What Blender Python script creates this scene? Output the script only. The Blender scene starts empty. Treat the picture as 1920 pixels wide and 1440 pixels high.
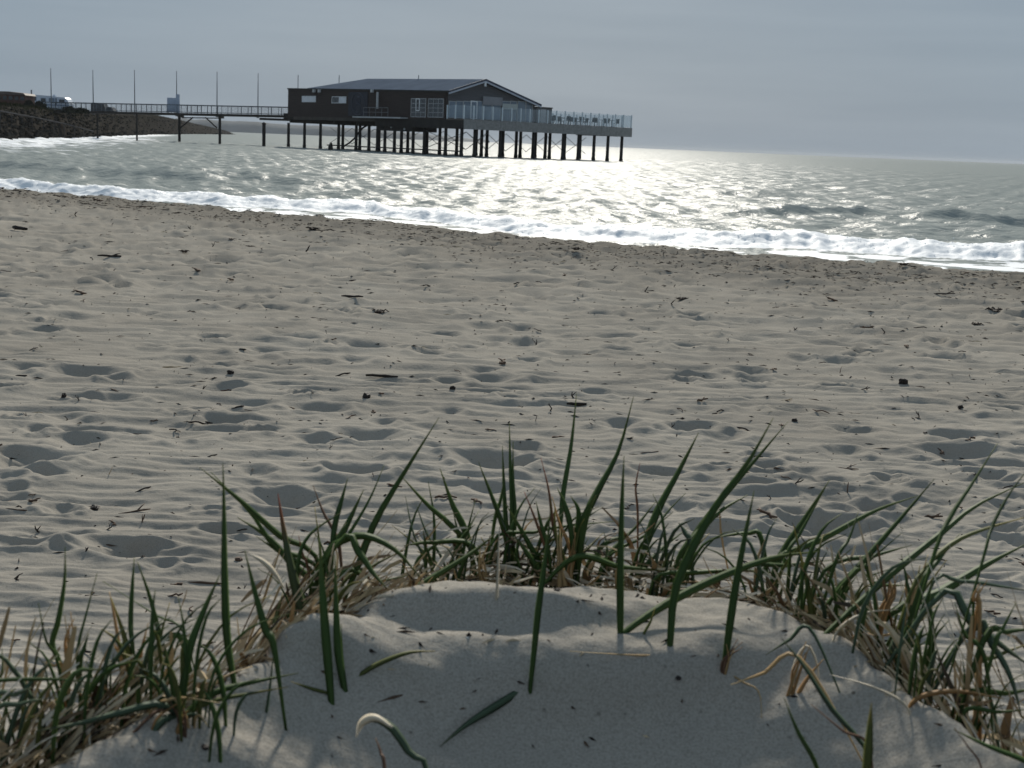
import bpy, math, random
import numpy as np
from math import radians, sin, cos, pi, tan
from mathutils import Vector, Matrix

random.seed(7)
rng = np.random.default_rng(7)
scene = bpy.context.scene
col = scene.collection

# ------------------------------------------------------------------ camera
F = 2500.0                              # focal length in pixels of the 1920 px wide photograph
CAMZ = 1.65
PITCH, ROLL = radians(10.25), radians(2.35)
SUN_EL, SUN_AZ = radians(29), radians(2.2)      # azimuth measured from +Y towards +X
cam_d = bpy.data.cameras.new('camera')
cam_d.sensor_width = 36.0
cam_d.lens = 36.0 * F / 1920.0
cam_d.clip_start, cam_d.clip_end = 0.05, 20000
cam_d.dof.use_dof = True
cam_d.dof.focus_distance = 5.0
cam_d.dof.aperture_fstop = 16.0
cam = bpy.data.objects.new('camera', cam_d)
col.objects.link(cam)
CAM_R = Matrix.Rotation(pi / 2 - PITCH, 3, 'X') @ Matrix.Rotation(ROLL, 3, 'Z')
cam.matrix_world = Matrix.Translation((0, 0, CAMZ)) @ CAM_R.to_4x4()
scene.camera = cam

# ------------------------------------------------------------------ world and sun
world = bpy.data.worlds.new('World')
scene.world = world
world.use_nodes = True
nt = world.node_tree
for n in list(nt.nodes): nt.nodes.remove(n)
wo = nt.nodes.new('ShaderNodeOutputWorld')
bg = nt.nodes.new('ShaderNodeBackground')
bg.inputs['Strength'].default_value = 0.1
sky = nt.nodes.new('ShaderNodeTexSky')
sky.sky_type = 'NISHITA'
sky.sun_disc = False
sky.sun_elevation = SUN_EL
sky.sun_rotation = SUN_AZ
sky.dust_density = 2.0
tc = nt.nodes.new('ShaderNodeTexCoord')
mp = nt.nodes.new('ShaderNodeMapping')
mp.inputs['Scale'].default_value = (1.0, 1.0, 11.0)
nz = nt.nodes.new('ShaderNodeTexNoise')
nz.inputs['Scale'].default_value = 3.2
nz.inputs['Detail'].default_value = 5
nz.inputs['Roughness'].default_value = 0.5
ramp = nt.nodes.new('ShaderNodeValToRGB')
ramp.color_ramp.elements[0].position = 0.34
ramp.color_ramp.elements[0].color = (1.98, 2.62, 3.30, 1)
ramp.color_ramp.elements[1].position = 0.68
ramp.color_ramp.elements[1].color = (2.32, 2.97, 3.64, 1)
mixw = nt.nodes.new('ShaderNodeMix'); mixw.data_type = 'RGBA'
mixw.inputs['Factor'].default_value = 0.965           # high overcast hides most of the blue
nt.links.new(tc.outputs['Generated'], mp.inputs['Vector'])
nt.links.new(mp.outputs['Vector'], nz.inputs['Vector'])
nt.links.new(nz.outputs['Fac'], ramp.inputs['Fac'])
nt.links.new(sky.outputs['Color'], mixw.inputs[6])
nt.links.new(ramp.outputs['Color'], mixw.inputs[7])
nt.links.new(mixw.outputs[2], bg.inputs['Color'])
nt.links.new(bg.outputs['Background'], wo.inputs['Surface'])

sun_d = bpy.data.lights.new('sun', 'SUN')
sun_d.energy = 3.9
sun_d.angle = radians(5.0)
sun_d.color = (1.0, 0.94, 0.84)
sun = bpy.data.objects.new('sun', sun_d)
col.objects.link(sun)
SUNV = Vector((sin(SUN_AZ) * cos(SUN_EL), cos(SUN_AZ) * cos(SUN_EL), sin(SUN_EL)))
sun.rotation_euler = (-SUNV).to_track_quat('-Z', 'Y').to_euler()
sun.location = SUNV * 50

vs = scene.view_settings
vs.view_transform = 'Standard'; vs.look = 'None'; vs.exposure = 0.16; vs.gamma = 1.0
vs.use_curve_mapping = False
scene.render.engine = 'CYCLES'
scene.cycles.use_denoising = True
try:
    scene.cycles.denoiser = 'OPENIMAGEDENOISE'
    scene.cycles.denoising_input_passes = 'RGB_ALBEDO_NORMAL'
    scene.cycles.denoising_prefilter = 'ACCURATE'
except Exception: pass
scene.cycles.max_bounces = 5
scene.cycles.diffuse_bounces = 2
scene.cycles.glossy_bounces = 3
scene.cycles.transparent_max_bounces = 8
scene.cycles.volume_bounces = 0
scene.cycles.sample_clamp_indirect = 4.0
scene.cycles.caustics_reflective = False
scene.cycles.caustics_refractive = False

# ------------------------------------------------------------------ survey helpers (photo pixel -> place)
CR = np.array(CAM_R)
CP = np.array([0, 0, CAMZ])
def ray(px, py): return CR @ np.array([(px - 960) / F, (720 - py) / F, -1.0])
def atd(px, py, Y):
    d = ray(px, py); return CP + d * (Y / d[1])
def onz(px, py, z):
    d = ray(px, py); return CP + d * ((z - CAMZ) / d[2])

# ------------------------------------------------------------------ numpy noise
_perm = rng.permutation(512).astype(np.int64)
_ang = rng.random(512) * 2 * pi
_gx, _gy = np.cos(_ang), np.sin(_ang)
def perlin(x, y, seed=0):
    x = np.asarray(x, float) + seed * 17.31; y = np.asarray(y, float) + seed * 9.77
    xi = np.floor(x).astype(np.int64); yi = np.floor(y).astype(np.int64)
    xf, yf = x - xi, y - yi
    u = xf * xf * xf * (xf * (xf * 6 - 15) + 10); v = yf * yf * yf * (yf * (yf * 6 - 15) + 10)
    def g(ix, iy, dx, dy):
        h = _perm[(_perm[ix & 511] + iy) & 511]
        return _gx[h] * dx + _gy[h] * dy
    a = g(xi, yi, xf, yf); b = g(xi + 1, yi, xf - 1, yf)
    c = g(xi, yi + 1, xf, yf - 1); d = g(xi + 1, yi + 1, xf - 1, yf - 1)
    return (a + u * (b - a)) * (1 - v) + (c + u * (d - c)) * v
def fbm(x, y, octv=4, seed=0, gain=0.5):
    s = 0; a = 1.0; f = 1.0
    for o in range(octv):
        s = s + a * perlin(x * f, y * f, seed + o * 3); a *= gain; f *= 2.03
    return s
def sstep(a, b, x):
    t = np.clip((x - a) / (b - a), 0, 1); return t * t * (3 - 2 * t)

# ------------------------------------------------------------------ object helpers
def tag(o, label=None, cat=None, group=None, kind=None):
    if label: o['label'] = label
    if cat: o['category'] = cat
    if group: o['group'] = group
    if kind: o['kind'] = kind
    return o
def empty(name, loc=(0, 0, 0), rz=0.0):
    o = bpy.data.objects.new(name, None); col.objects.link(o)
    o.empty_display_size = 0.2
    o.location = loc; o.rotation_euler = (0, 0, rz); return o
def link_mesh(name, me, mat, parent=None, loc=None):
    o = bpy.data.objects.new(name, me); col.objects.link(o)
    if mat is not None and len(me.materials) == 0: me.materials.append(mat)
    if parent is not None: o.parent = parent
    if loc is not None: o.location = loc
    return o
def copy_tree(o, parent=None):
    c = o.copy(); col.objects.link(c); c.parent = parent
    for ch in list(o.children): copy_tree(ch, c)
    return c
class MB:
    def __init__(s): s.v = []; s.f = []
    def add(s, vs_, fs):
        b = len(s.v); s.v += [tuple(p) for p in vs_]; s.f += [tuple(i + b for i in f) for f in fs]; return s
    def box(s, x0, x1, y0, y1, z0, z1):
        return s.add([(x0,y0,z0),(x1,y0,z0),(x1,y1,z0),(x0,y1,z0),(x0,y0,z1),(x1,y0,z1),(x1,y1,z1),(x0,y1,z1)],
                     [(3,2,1,0),(4,5,6,7),(0,1,5,4),(1,2,6,5),(2,3,7,6),(3,0,4,7)])
    def hexa(s, p):      # 8 points: bottom ring then top ring
        return s.add(p, [(3,2,1,0),(4,5,6,7),(0,1,5,4),(1,2,6,5),(2,3,7,6),(3,0,4,7)])
    def tube(s, pts, radii, n=6, cap=True):
        pts = [Vector(p) for p in pts]
        if not hasattr(radii, '__len__'): radii = [radii] * len(pts)
        rings = []
        for i, p in enumerate(pts):
            t = (pts[min(i + 1, len(pts) - 1)] - pts[max(i - 1, 0)])
            t = t.normalized() if t.length > 1e-9 else Vector((0, 0, 1))
            a = t.cross(Vector((0, 0, 1)) if abs(t.z) < 0.9 else Vector((1, 0, 0))).normalized()
            b = t.cross(a)
            rings.append([p + (a * cos(2*pi*k/n) + b * sin(2*pi*k/n)) * radii[i] for k in range(n)])
        vs_ = [q for r in rings for q in r]; fs = []
        for i in range(len(pts) - 1):
            for k in range(n):
                k2 = (k + 1) % n
                fs.append((i*n+k, i*n+k2, (i+1)*n+k2, (i+1)*n+k))
        if cap:
            fs.append(tuple(reversed(range(n)))); fs.append(tuple((len(pts)-1)*n + k for k in range(n)))
        return s.add(vs_, fs)
    def prism(s, outline, y0, y1):      # outline in (x, z), extruded along y
        n = len(outline)
        return s.add([(x, y0, z) for x, z in outline] + [(x, y1, z) for x, z in outline],
                     [tuple(range(n)), tuple(reversed(range(n, 2*n)))] + [(k, n+k, n+(k+1) % n, (k+1) % n) for k in range(n)])
    def blob(s, c, rx, ry, rz, seed=0, rough=0.25, nu=8, nv=5):
        r = random.Random(seed); vs_ = [(c[0], c[1], c[2] - rz)]
        for j in range(1, nv):
            ph = -pi/2 + pi * j / nv
            for i in range(nu):
                th = 2*pi*i/nu; k = 1 + r.uniform(-rough, rough)
                vs_.append((c[0]+rx*k*cos(ph)*cos(th), c[1]+ry*k*cos(ph)*sin(th), c[2]+rz*k*sin(ph)))
        vs_.append((c[0], c[1], c[2] + rz)); fs = []
        for i in range(nu):
            i2 = (i+1) % nu
            fs.append((0, 1+i2, 1+i))
            for j in range(nv-2):
                a = 1+j*nu
                fs.append((a+i, a+i2, a+nu+i2, a+nu+i))
            a = 1+(nv-2)*nu
            fs.append((a+i, a+i2, len(vs_)-1))
        return s.add(vs_, fs)
    def mesh(s, name, smooth=False):
        me = bpy.data.meshes.new(name); me.from_pydata(s.v, [], s.f); me.update()
        if smooth: me.polygons.foreach_set('use_smooth', [True] * len(me.polygons))
        return me
    def build(s, name, mat, parent=None, smooth=False):
        return link_mesh(name, s.mesh(name, smooth), mat, parent)
def grid_mesh(name, X, Y, Z, mat, attrs=None):
    nr, nc = X.shape
    me = bpy.data.meshes.new(name)
    nv = nr * nc; nf = (nr - 1) * (nc - 1)
    me.vertices.add(nv)
    co = np.empty((nv, 3), np.float32); co[:, 0] = X.ravel(); co[:, 1] = Y.ravel(); co[:, 2] = Z.ravel()
    me.vertices.foreach_set('co', co.ravel())
    idx = np.arange(nv, dtype=np.int32).reshape(nr, nc)
    q = np.stack([idx[:-1, :-1], idx[:-1, 1:], idx[1:, 1:], idx[1:, :-1]], -1).reshape(-1, 4)
    me.loops.add(nf * 4); me.polygons.add(nf)
    me.loops.foreach_set('vertex_index', q.ravel())
    me.polygons.foreach_set('loop_start', np.arange(nf, dtype=np.int32) * 4)
    me.polygons.foreach_set('use_smooth', np.ones(nf, bool))
    for k, a in (attrs or {}).items():
        at = me.attributes.new(k, 'FLOAT', 'POINT'); at.data.foreach_set('value', a.ravel().astype(np.float32))
    me.update(calc_edges=True)
    return link_mesh(name, me, mat)

# ------------------------------------------------------------------ materials
def new_mat(name):
    m = bpy.data.materials.new(name); m.use_nodes = True
    t = m.node_tree
    for n in list(t.nodes): t.nodes.remove(n)
    o = t.nodes.new('ShaderNodeOutputMaterial')
    return m, t, o
def plain(name, c, rough=0.6, var=0.25, scale=3.0, metal=0.0, spec=0.3, bump=0.0, stretch=None):
    m, t, o = new_mat(name)
    p = t.nodes.new('ShaderNodeBsdfPrincipled')
    p.inputs['Roughness'].default_value = rough
    p.inputs['Metallic'].default_value = metal
    p.inputs['Specular IOR Level'].default_value = spec
    co = t.nodes.new('ShaderNodeTexCoord'); mpn = t.nodes.new('ShaderNodeMapping')
    if stretch: mpn.inputs['Scale'].default_value = stretch
    n = t.nodes.new('ShaderNodeTexNoise'); n.inputs['Scale'].default_value = scale; n.inputs['Detail'].default_value = 5
    r = t.nodes.new('ShaderNodeValToRGB')
    r.color_ramp.elements[0].position = 0.3; r.color_ramp.elements[1].position = 0.7
    r.color_ramp.elements[0].color = (*[x * (1 - var) for x in c], 1)
    r.color_ramp.elements[1].color = (*[min(1, x * (1 + var)) for x in c], 1)
    t.links.new(co.outputs['Object'], mpn.inputs['Vector']); t.links.new(mpn.outputs['Vector'], n.inputs['Vector'])
    t.links.new(n.outputs['Fac'], r.inputs['Fac']); t.links.new(r.outputs['Color'], p.inputs['Base Color'])
    if bump:
        b = t.nodes.new('ShaderNodeBump'); b.inputs['Strength'].default_value = 0.6; b.inputs['Distance'].default_value = bump
        t.links.new(n.outputs['Fac'], b.inputs['Height']); t.links.new(b.outputs['Normal'], p.inputs['Normal'])
    t.links.new(p.outputs['BSDF'], o.inputs['Surface'])
    return m
def sand_mat():
    m, t, o = new_mat('sand')
    p = t.nodes.new('ShaderNodeBsdfPrincipled'); p.inputs['Roughness'].default_value = 1.0
    p.inputs['Specular IOR Level'].default_value = 0.0
    co = t.nodes.new('ShaderNodeTexCoord')
    big = t.nodes.new('ShaderNodeTexNoise'); big.inputs['Scale'].default_value = 1.1; big.inputs['Detail'].default_value = 6
    big.inputs['Roughness'].default_value = 0.65
    grain = t.nodes.new('ShaderNodeTexNoise'); grain.inputs['Scale'].default_value = 400; grain.inputs['Detail'].default_value = 3
    grain.inputs['Roughness'].default_value = 0.75
    mid = t.nodes.new('ShaderNodeTexNoise'); mid.inputs['Scale'].default_value = 45; mid.inputs['Detail'].default_value = 4
    r1 = t.nodes.new('ShaderNodeValToRGB')
    r1.color_ramp.elements[0].position = 0.3; r1.color_ramp.elements[0].color = (0.272, 0.252, 0.219, 1)
    r1.color_ramp.elements[1].position = 0.7; r1.color_ramp.elements[1].color = (0.355, 0.331, 0.289, 1)
    r2 = t.nodes.new('ShaderNodeValToRGB')
    r2.color_ramp.elements[0].position = 0.33; r2.color_ramp.elements[0].color = (0.66, 0.64, 0.62, 1)
    r2.color_ramp.elements[1].position = 0.58; r2.color_ramp.elements[1].color = (1.1, 1.1, 1.1, 1)
    mul = t.nodes.new('ShaderNodeMix'); mul.data_type = 'RGBA'; mul.blend_type = 'MULTIPLY'; mul.inputs[0].default_value = 0.85
    # coarse shell and coal grit
    vo = t.nodes.new('ShaderNodeTexVoronoi'); vo.inputs['Scale'].default_value = 55
    r3 = t.nodes.new('ShaderNodeValToRGB')
    r3.color_ramp.elements[0].position = 0.09; r3.color_ramp.elements[0].color = (0.25, 0.23, 0.21, 1)
    r3.color_ramp.elements[1].position = 0.16; r3.color_ramp.elements[1].color = (1, 1, 1, 1)
    mul2 = t.nodes.new('ShaderNodeMix'); mul2.data_type = 'RGBA'; mul2.blend_type = 'MULTIPLY'
    rm = t.nodes.new('ShaderNodeValToRGB')
    rm.color_ramp.elements[0].position = 0.52; rm.color_ramp.elements[0].color = (0, 0, 0, 1)
    rm.color_ramp.elements[1].position = 0.66; rm.color_ramp.elements[1].color = (0.8, 0.8, 0.8, 1)
    L = t.links.new
    for n in (big, grain, mid, vo): L(co.outputs['Object'], n.inputs['Vector'])
    L(big.outputs['Fac'], r1.inputs['Fac']); L(grain.outputs['Fac'], r2.inputs['Fac'])
    L(r1.outputs['Color'], mul.inputs[6]); L(r2.outputs['Color'], mul.inputs[7])
    L(vo.outputs['Distance'], r3.inputs['Fac']); L(mid.outputs['Fac'], rm.inputs['Fac'])
    L(rm.outputs['Color'], mul2.inputs[0])
    L(mul.outputs[2], mul2.inputs[6]); L(r3.outputs['Color'], mul2.inputs[7])
    # sand darkens towards the water: damp at the edge, a broad band behind
    at = t.nodes.new('ShaderNodeAttribute'); at.attribute_name = 'shore_dark'
    mul3 = t.nodes.new('ShaderNodeMix'); mul3.data_type = 'RGBA'; mul3.blend_type = 'MULTIPLY'
    mul3.inputs[7].default_value = (0.5, 0.49, 0.48, 1)
    L(at.outputs['Fac'], mul3.inputs[0]); L(mul2.outputs[2], mul3.inputs[6])
    L(mul3.outputs[2], p.inputs['Base Color'])
    b1 = t.nodes.new('ShaderNodeBump'); b1.inputs['Strength'].default_value = 0.7; b1.inputs['Distance'].default_value = 0.0045
    b2 = t.nodes.new('ShaderNodeBump'); b2.inputs['Strength'].default_value = 0.5; b2.inputs['Distance'].default_value = 0.0011
    L(mid.outputs['Fac'], b1.inputs['Height']); L(grain.outputs['Fac'], b2.inputs['Height'])
    L(b1.outputs['Normal'], b2.inputs['Normal']); L(b2.outputs['Normal'], p.inputs['Normal'])
    L(p.outputs['BSDF'], o.inputs['Surface'])
    return m
def water_mat():
    m, t, o = new_mat('sea_water')
    L = t.links.new
    w = t.nodes.new('ShaderNodeBsdfPrincipled')
    w.inputs['Base Color'].default_value = (0.275, 0.30, 0.285, 1)  # paler than turbid water, making up for weakened sky reflection
    w.inputs['Roughness'].default_value = 0.31; w.inputs['IOR'].default_value = 1.33; w.inputs['Specular IOR Level'].default_value = 0.19
    f = t.nodes.new('ShaderNodeBsdfPrincipled')
    f.inputs['Base Color'].default_value = (0.80, 0.83, 0.86, 1); f.inputs['Roughness'].default_value = 0.7
    f.inputs['Subsurface Weight'].default_value = 0.0
    co = t.nodes.new('ShaderNodeTexCoord')
    def noise(scale, sx=1, sy=1, det=4, rough=0.55):
        mpn = t.nodes.new('ShaderNodeMapping'); mpn.inputs['Scale'].default_value = (sx, sy, 1)
        n = t.nodes.new('ShaderNodeTexNoise'); n.inputs['Scale'].default_value = scale
        n.inputs['Detail'].default_value = det; n.inputs['Roughness'].default_value = rough
        L(co.outputs['Object'], mpn.inputs['Vector']); L(mpn.outputs['Vector'], n.inputs['Vector']); return n
    n1 = noise(0.55, 0.6, 1.0, 4, 0.6); n2 = noise(4.0, 0.6, 1.0, 4, 0.6)
    b1 = t.nodes.new('ShaderNodeBump'); b1.inputs['Strength'].default_value = 1.0; b1.inputs['Distance'].default_value = 0.10
    b2 = t.nodes.new('ShaderNodeBump'); b2.inputs['Strength'].default_value = 1.0; b2.inputs['Distance'].default_value = 0.085
    L(n1.outputs['Fac'], b1.inputs['Height']); L(n2.outputs['Fac'], b2.inputs['Height'])
    L(b1.outputs['Normal'], b2.inputs['Normal']); L(b2.outputs['Normal'], w.inputs['Normal'])
    # foam: vertex mask broken up by noise
    at = t.nodes.new('ShaderNodeAttribute'); at.attribute_name = 'foam'
    n3 = noise(5.5, 0.8, 1.0, 6, 0.7)
    n4 = noise(0.5, 0.6, 1.0, 5, 0.7)
    far = t.nodes.new('ShaderNodeAttribute'); far.attribute_name = 'far'
    mxn = t.nodes.new('ShaderNodeMix'); mxn.data_type = 'FLOAT'
    L(far.outputs['Fac'], mxn.inputs[0]); L(n3.outputs['Fac'], mxn.inputs[2]); L(n4.outputs['Fac'], mxn.inputs[3])
    a1 = t.nodes.new('ShaderNodeMath'); a1.operation = 'MULTIPLY_ADD'      # foam*1.0 + noise
    a1.inputs[1].default_value = 1.0
    L(at.outputs['Fac'], a1.inputs[0]); L(mxn.outputs[0], a1.inputs[2])
    mr = t.nodes.new('ShaderNodeMapRange'); mr.inputs[1].default_value = 0.92; mr.inputs[2].default_value = 1.12
    L(a1.outputs[0], mr.inputs[0])
    bf = t.nodes.new('ShaderNodeBump'); bf.inputs['Strength'].default_value = 1.0; bf.inputs['Distance'].default_value = 0.012
    L(n3.outputs['Fac'], bf.inputs['Height']); L(bf.outputs['Normal'], f.inputs['Normal'])
    silt_sheen = t.nodes.new('ShaderNodeBsdfDiffuse'); silt_sheen.inputs['Color'].default_value = (0.275, 0.30, 0.285, 1)  # silty body, its pale colour also standing in for silvery reflected light
    L(b2.outputs['Normal'], silt_sheen.inputs['Normal'])
    body = t.nodes.new('ShaderNodeMixShader'); body.inputs[0].default_value = 0.68
    L(w.outputs[0], body.inputs[1]); L(silt_sheen.outputs[0], body.inputs[2])
    mx = t.nodes.new('ShaderNodeMixShader')
    L(mr.outputs[0], mx.inputs[0]); L(body.outputs[0], mx.inputs[1]); L(f.outputs[0], mx.inputs[2])
    L(mx.outputs[0], o.inputs['Surface'])
    return m
def leaf_mat(name, base, tip, trans=0.25, rough=0.62, var=0.25):
    """colour runs along the blade (attribute t: 0 base, 1 tip); some light passes through"""
    m, t, o = new_mat(name); L = t.links.new
    at = t.nodes.new('ShaderNodeAttribute'); at.attribute_name = 't'
    r = t.nodes.new('ShaderNodeValToRGB')
    r.color_ramp.elements[0].position = 0.0; r.color_ramp.elements[0].color = (*base, 1)
    r.color_ramp.elements[1].position = 1.0; r.color_ramp.elements[1].color = (*tip, 1)
    e = r.color_ramp.elements.new(0.75); e.color = (*base, 1)
    co = t.nodes.new('ShaderNodeTexCoord')
    n = t.nodes.new('ShaderNodeTexNoise'); n.inputs['Scale'].default_value = 35; n.inputs['Detail'].default_value = 3
    oi = t.nodes.new('ShaderNodeObjectInfo')
    hv = t.nodes.new('ShaderNodeHueSaturation')
    mr = t.nodes.new('ShaderNodeMapRange'); mr.inputs[3].default_value = 1 - var; mr.inputs[4].default_value = 1 + var
    ad = t.nodes.new('ShaderNodeMath'); ad.operation = 'ADD'
    sc_ = t.nodes.new('ShaderNodeMath'); sc_.operation = 'MULTIPLY'; sc_.inputs[1].default_value = 0.5
    L(co.outputs['Object'], n.inputs['Vector']); L(n.outputs['Fac'], ad.inputs[0]); L(oi.outputs['Random'], ad.inputs[1])
    L(ad.outputs[0], sc_.inputs[0]); L(sc_.outputs[0], mr.inputs[0]); L(mr.outputs[0], hv.inputs['Value'])
    L(at.outputs['Fac'], r.inputs['Fac']); L(r.outputs['Color'], hv.inputs['Color'])
    p = t.nodes.new('ShaderNodeBsdfPrincipled'); p.inputs['Roughness'].default_value = rough
    p.inputs['Specular IOR Level'].default_value = 0.18
    tr = t.nodes.new('ShaderNodeBsdfTranslucent'); mx = t.nodes.new('ShaderNodeMixShader'); mx.inputs[0].default_value = trans
    L(hv.outputs['Color'], p.inputs['Base Color']); L(hv.outputs['Color'], tr.inputs['Color'])
    L(p.outputs[0], mx.inputs[1]); L(tr.outputs[0], mx.inputs[2]); L(mx.outputs[0], o.inputs['Surface'])
    return m
def attr_col_mat(name, stops, rough=0.8, trans=0.0):
    m, t, o = new_mat(name); L = t.links.new
    at = t.nodes.new('ShaderNodeAttribute'); at.attribute_name = 'tone'
    r = t.nodes.new('ShaderNodeValToRGB'); els = r.color_ramp.elements
    els[0].position, els[0].color = stops[0][0], (*stops[0][1], 1)
    els[1].position, els[1].color = stops[-1][0], (*stops[-1][1], 1)
    for s_, c in stops[1:-1]: e = els.new(s_); e.color = (*c, 1)
    p = t.nodes.new('ShaderNodeBsdfPrincipled'); p.inputs['Roughness'].default_value = rough
    p.inputs['Specular IOR Level'].default_value = 0.2
    L(at.outputs['Fac'], r.inputs['Fac']); L(r.outputs['Color'], p.inputs['Base Color'])
    if trans:
        tr = t.nodes.new('ShaderNodeBsdfTranslucent'); mx = t.nodes.new('ShaderNodeMixShader'); mx.inputs[0].default_value = trans
        L(r.outputs['Color'], tr.inputs['Color']); L(p.outputs[0], mx.inputs[1]); L(tr.outputs[0], mx.inputs[2])
        L(mx.outputs[0], o.inputs['Surface'])
    else: L(p.outputs[0], o.inputs['Surface'])
    return m
def glass_mat(name, tint, opac=0.3):
    m, t, o = new_mat(name); L = t.links.new
    p = t.nodes.new('ShaderNodeBsdfPrincipled'); p.inputs['Base Color'].default_value = (*tint, 1)
    p.inputs['Roughness'].default_value = 0.06
    tr = t.nodes.new('ShaderNodeBsdfTransparent'); tr.inputs['Color'].default_value = (0.95, 0.97, 0.98, 1)
    n = t.nodes.new('ShaderNodeTexNoise'); n.inputs['Scale'].default_value = 2.5
    co = t.nodes.new('ShaderNodeTexCoord'); L(co.outputs['Object'], n.inputs['Vector'])
    mr = t.nodes.new('ShaderNodeMapRange'); mr.inputs[3].default_value = opac * 0.6; mr.inputs[4].default_value = opac * 1.4
    L(n.outputs['Fac'], mr.inputs[0])
    mx = t.nodes.new('ShaderNodeMixShader'); L(mr.outputs[0], mx.inputs[0])
    L(tr.outputs[0], mx.inputs[1]); L(p.outputs[0], mx.inputs[2]); L(mx.outputs[0], o.inputs['Surface'])
    return m
M = {}
M['sand'] = sand_mat(); M['water'] = water_mat()
M['green'] = leaf_mat('marram_green', (0.058, 0.102, 0.030), (0.11, 0.13, 0.04), 0.33)
M['blue'] = leaf_mat('marram_blue_green', (0.062, 0.095, 0.058), (0.11, 0.125, 0.07), 0.18)
M['olive'] = leaf_mat('marram_olive', (0.10, 0.115, 0.035), (0.28, 0.22, 0.06), 0.22)
M['redtip'] = leaf_mat('marram_red_tip', (0.055, 0.075, 0.035), (0.24, 0.065, 0.035), 0.2)
M['red'] = leaf_mat('rusty_stem', (0.15, 0.075, 0.04), (0.25, 0.08, 0.05), 0.15)
M['straw'] = leaf_mat('dry_straw', (0.40, 0.28, 0.14), (0.52, 0.40, 0.22), 0.2, 0.6)
M['pale'] = leaf_mat('bleached_straw', (0.55, 0.49, 0.38), (0.66, 0.60, 0.50), 0.2, 0.6)
M['tan'] = leaf_mat('tan_sheath', (0.34, 0.20, 0.085), (0.46, 0.30, 0.13), 0.25, 0.6)
M['brown'] = leaf_mat('brown_stalk', (0.12, 0.07, 0.045), (0.20, 0.12, 0.07), 0.1, 0.7)
M['litter'] = attr_col_mat('litter', [(0, (0.06, 0.045, 0.03)), (0.3, (0.20, 0.13, 0.07)), (0.6, (0.46, 0.35, 0.20)), (1, (0.66, 0.59, 0.47))], 0.75, 0.12)
M['wrack'] = attr_col_mat('wrack', [(0, (0.012, 0.010, 0.009)), (0.6, (0.045, 0.033, 0.025)), (0.9, (0.13, 0.08, 0.05)), (1, (0.45, 0.36, 0.24))], 0.85)
M['wood_dark'] = plain('wet_driftwood', (0.022, 0.017, 0.014), 0.75, 0.4, 40, bump=0.003)
M['wood_brown'] = plain('brown_twig', (0.10, 0.065, 0.045), 0.8, 0.4, 60, bump=0.002)
M['wood_tan'] = plain('tan_twig', (0.34, 0.25, 0.15), 0.8, 0.3, 60)
M['shell'] = plain('shell', (0.75, 0.72, 0.66), 0.5, 0.1, 40)
M['pebble'] = plain('pebble', (0.05, 0.05, 0.055), 0.6, 0.3, 30)

# ------------------------------------------------------------------ ground height
# edge of the beach (berm crest) and surf line, read off as directions theta -> distance
def polar(pts, z):
    a = [];
    for px, py in pts:
        p = onz(px, py, z); a.append((math.atan2(p[0], p[1]), math.hypot(p[0], p[1])))
    a.sort(); return np.array([q[0] for q in a]), np.array([q[1] for q in a])
BERM_Z = 0.30
_bt, _br = polar([(-700, 322), (-300, 338), (0, 355), (150, 368), (300, 383), (420, 394), (540, 406), (640, 412), (720, 416), (800, 430), (900, 441), (1000, 450), (1200, 466), (1350, 477), (1500, 488), (1700, 502), (1920, 518), (2300, 545), (2700, 570)], BERM_Z)
_ft, _fr = polar([(-700, 300), (-300, 318), (0, 334), (200, 351), (400, 363), (600, 374), (700, 380), (850, 397), (1000, 413), (1200, 427), (1500, 440), (1700, 449), (1920, 462), (2300, 484), (2700, 505)], 0.22)
def r_berm(th): return np.interp(th, _bt, _br)
def r_foam(th): return np.maximum(np.interp(th, _ft, _fr), r_berm(th) + 3.4)
# rim of the small dune in front of the camera: silhouette on its top plane
TOP = 1.12
_mx, _my = [], []
for px, py in [(-500, 1750), (-200, 1560), (0, 1450), (100, 1405), (220, 1360), (330, 1318), (430, 1270), (520, 1215), (610, 1175), (690, 1150), (760, 1122), (830, 1106), (900, 1099), (1000, 1098), (1100, 1101), (1180, 1112), (1240, 1118), (1300, 1112), (1380, 1122), (1460, 1150), (1560, 1190), (1640, 1230), (1720, 1290), (1800, 1352), (1880, 1415), (2000, 1500), (2200, 1650), (2500, 1850)]:
    p = onz(px, py, TOP); _mx.append(p[0]); _my.append(p[1])
def rim(x):
    x = np.asarray(x, float)
    return sum(np.interp(x + o, _mx, _my) for o in (-.05, -.025, 0, .025, .05)) / 5

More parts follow.
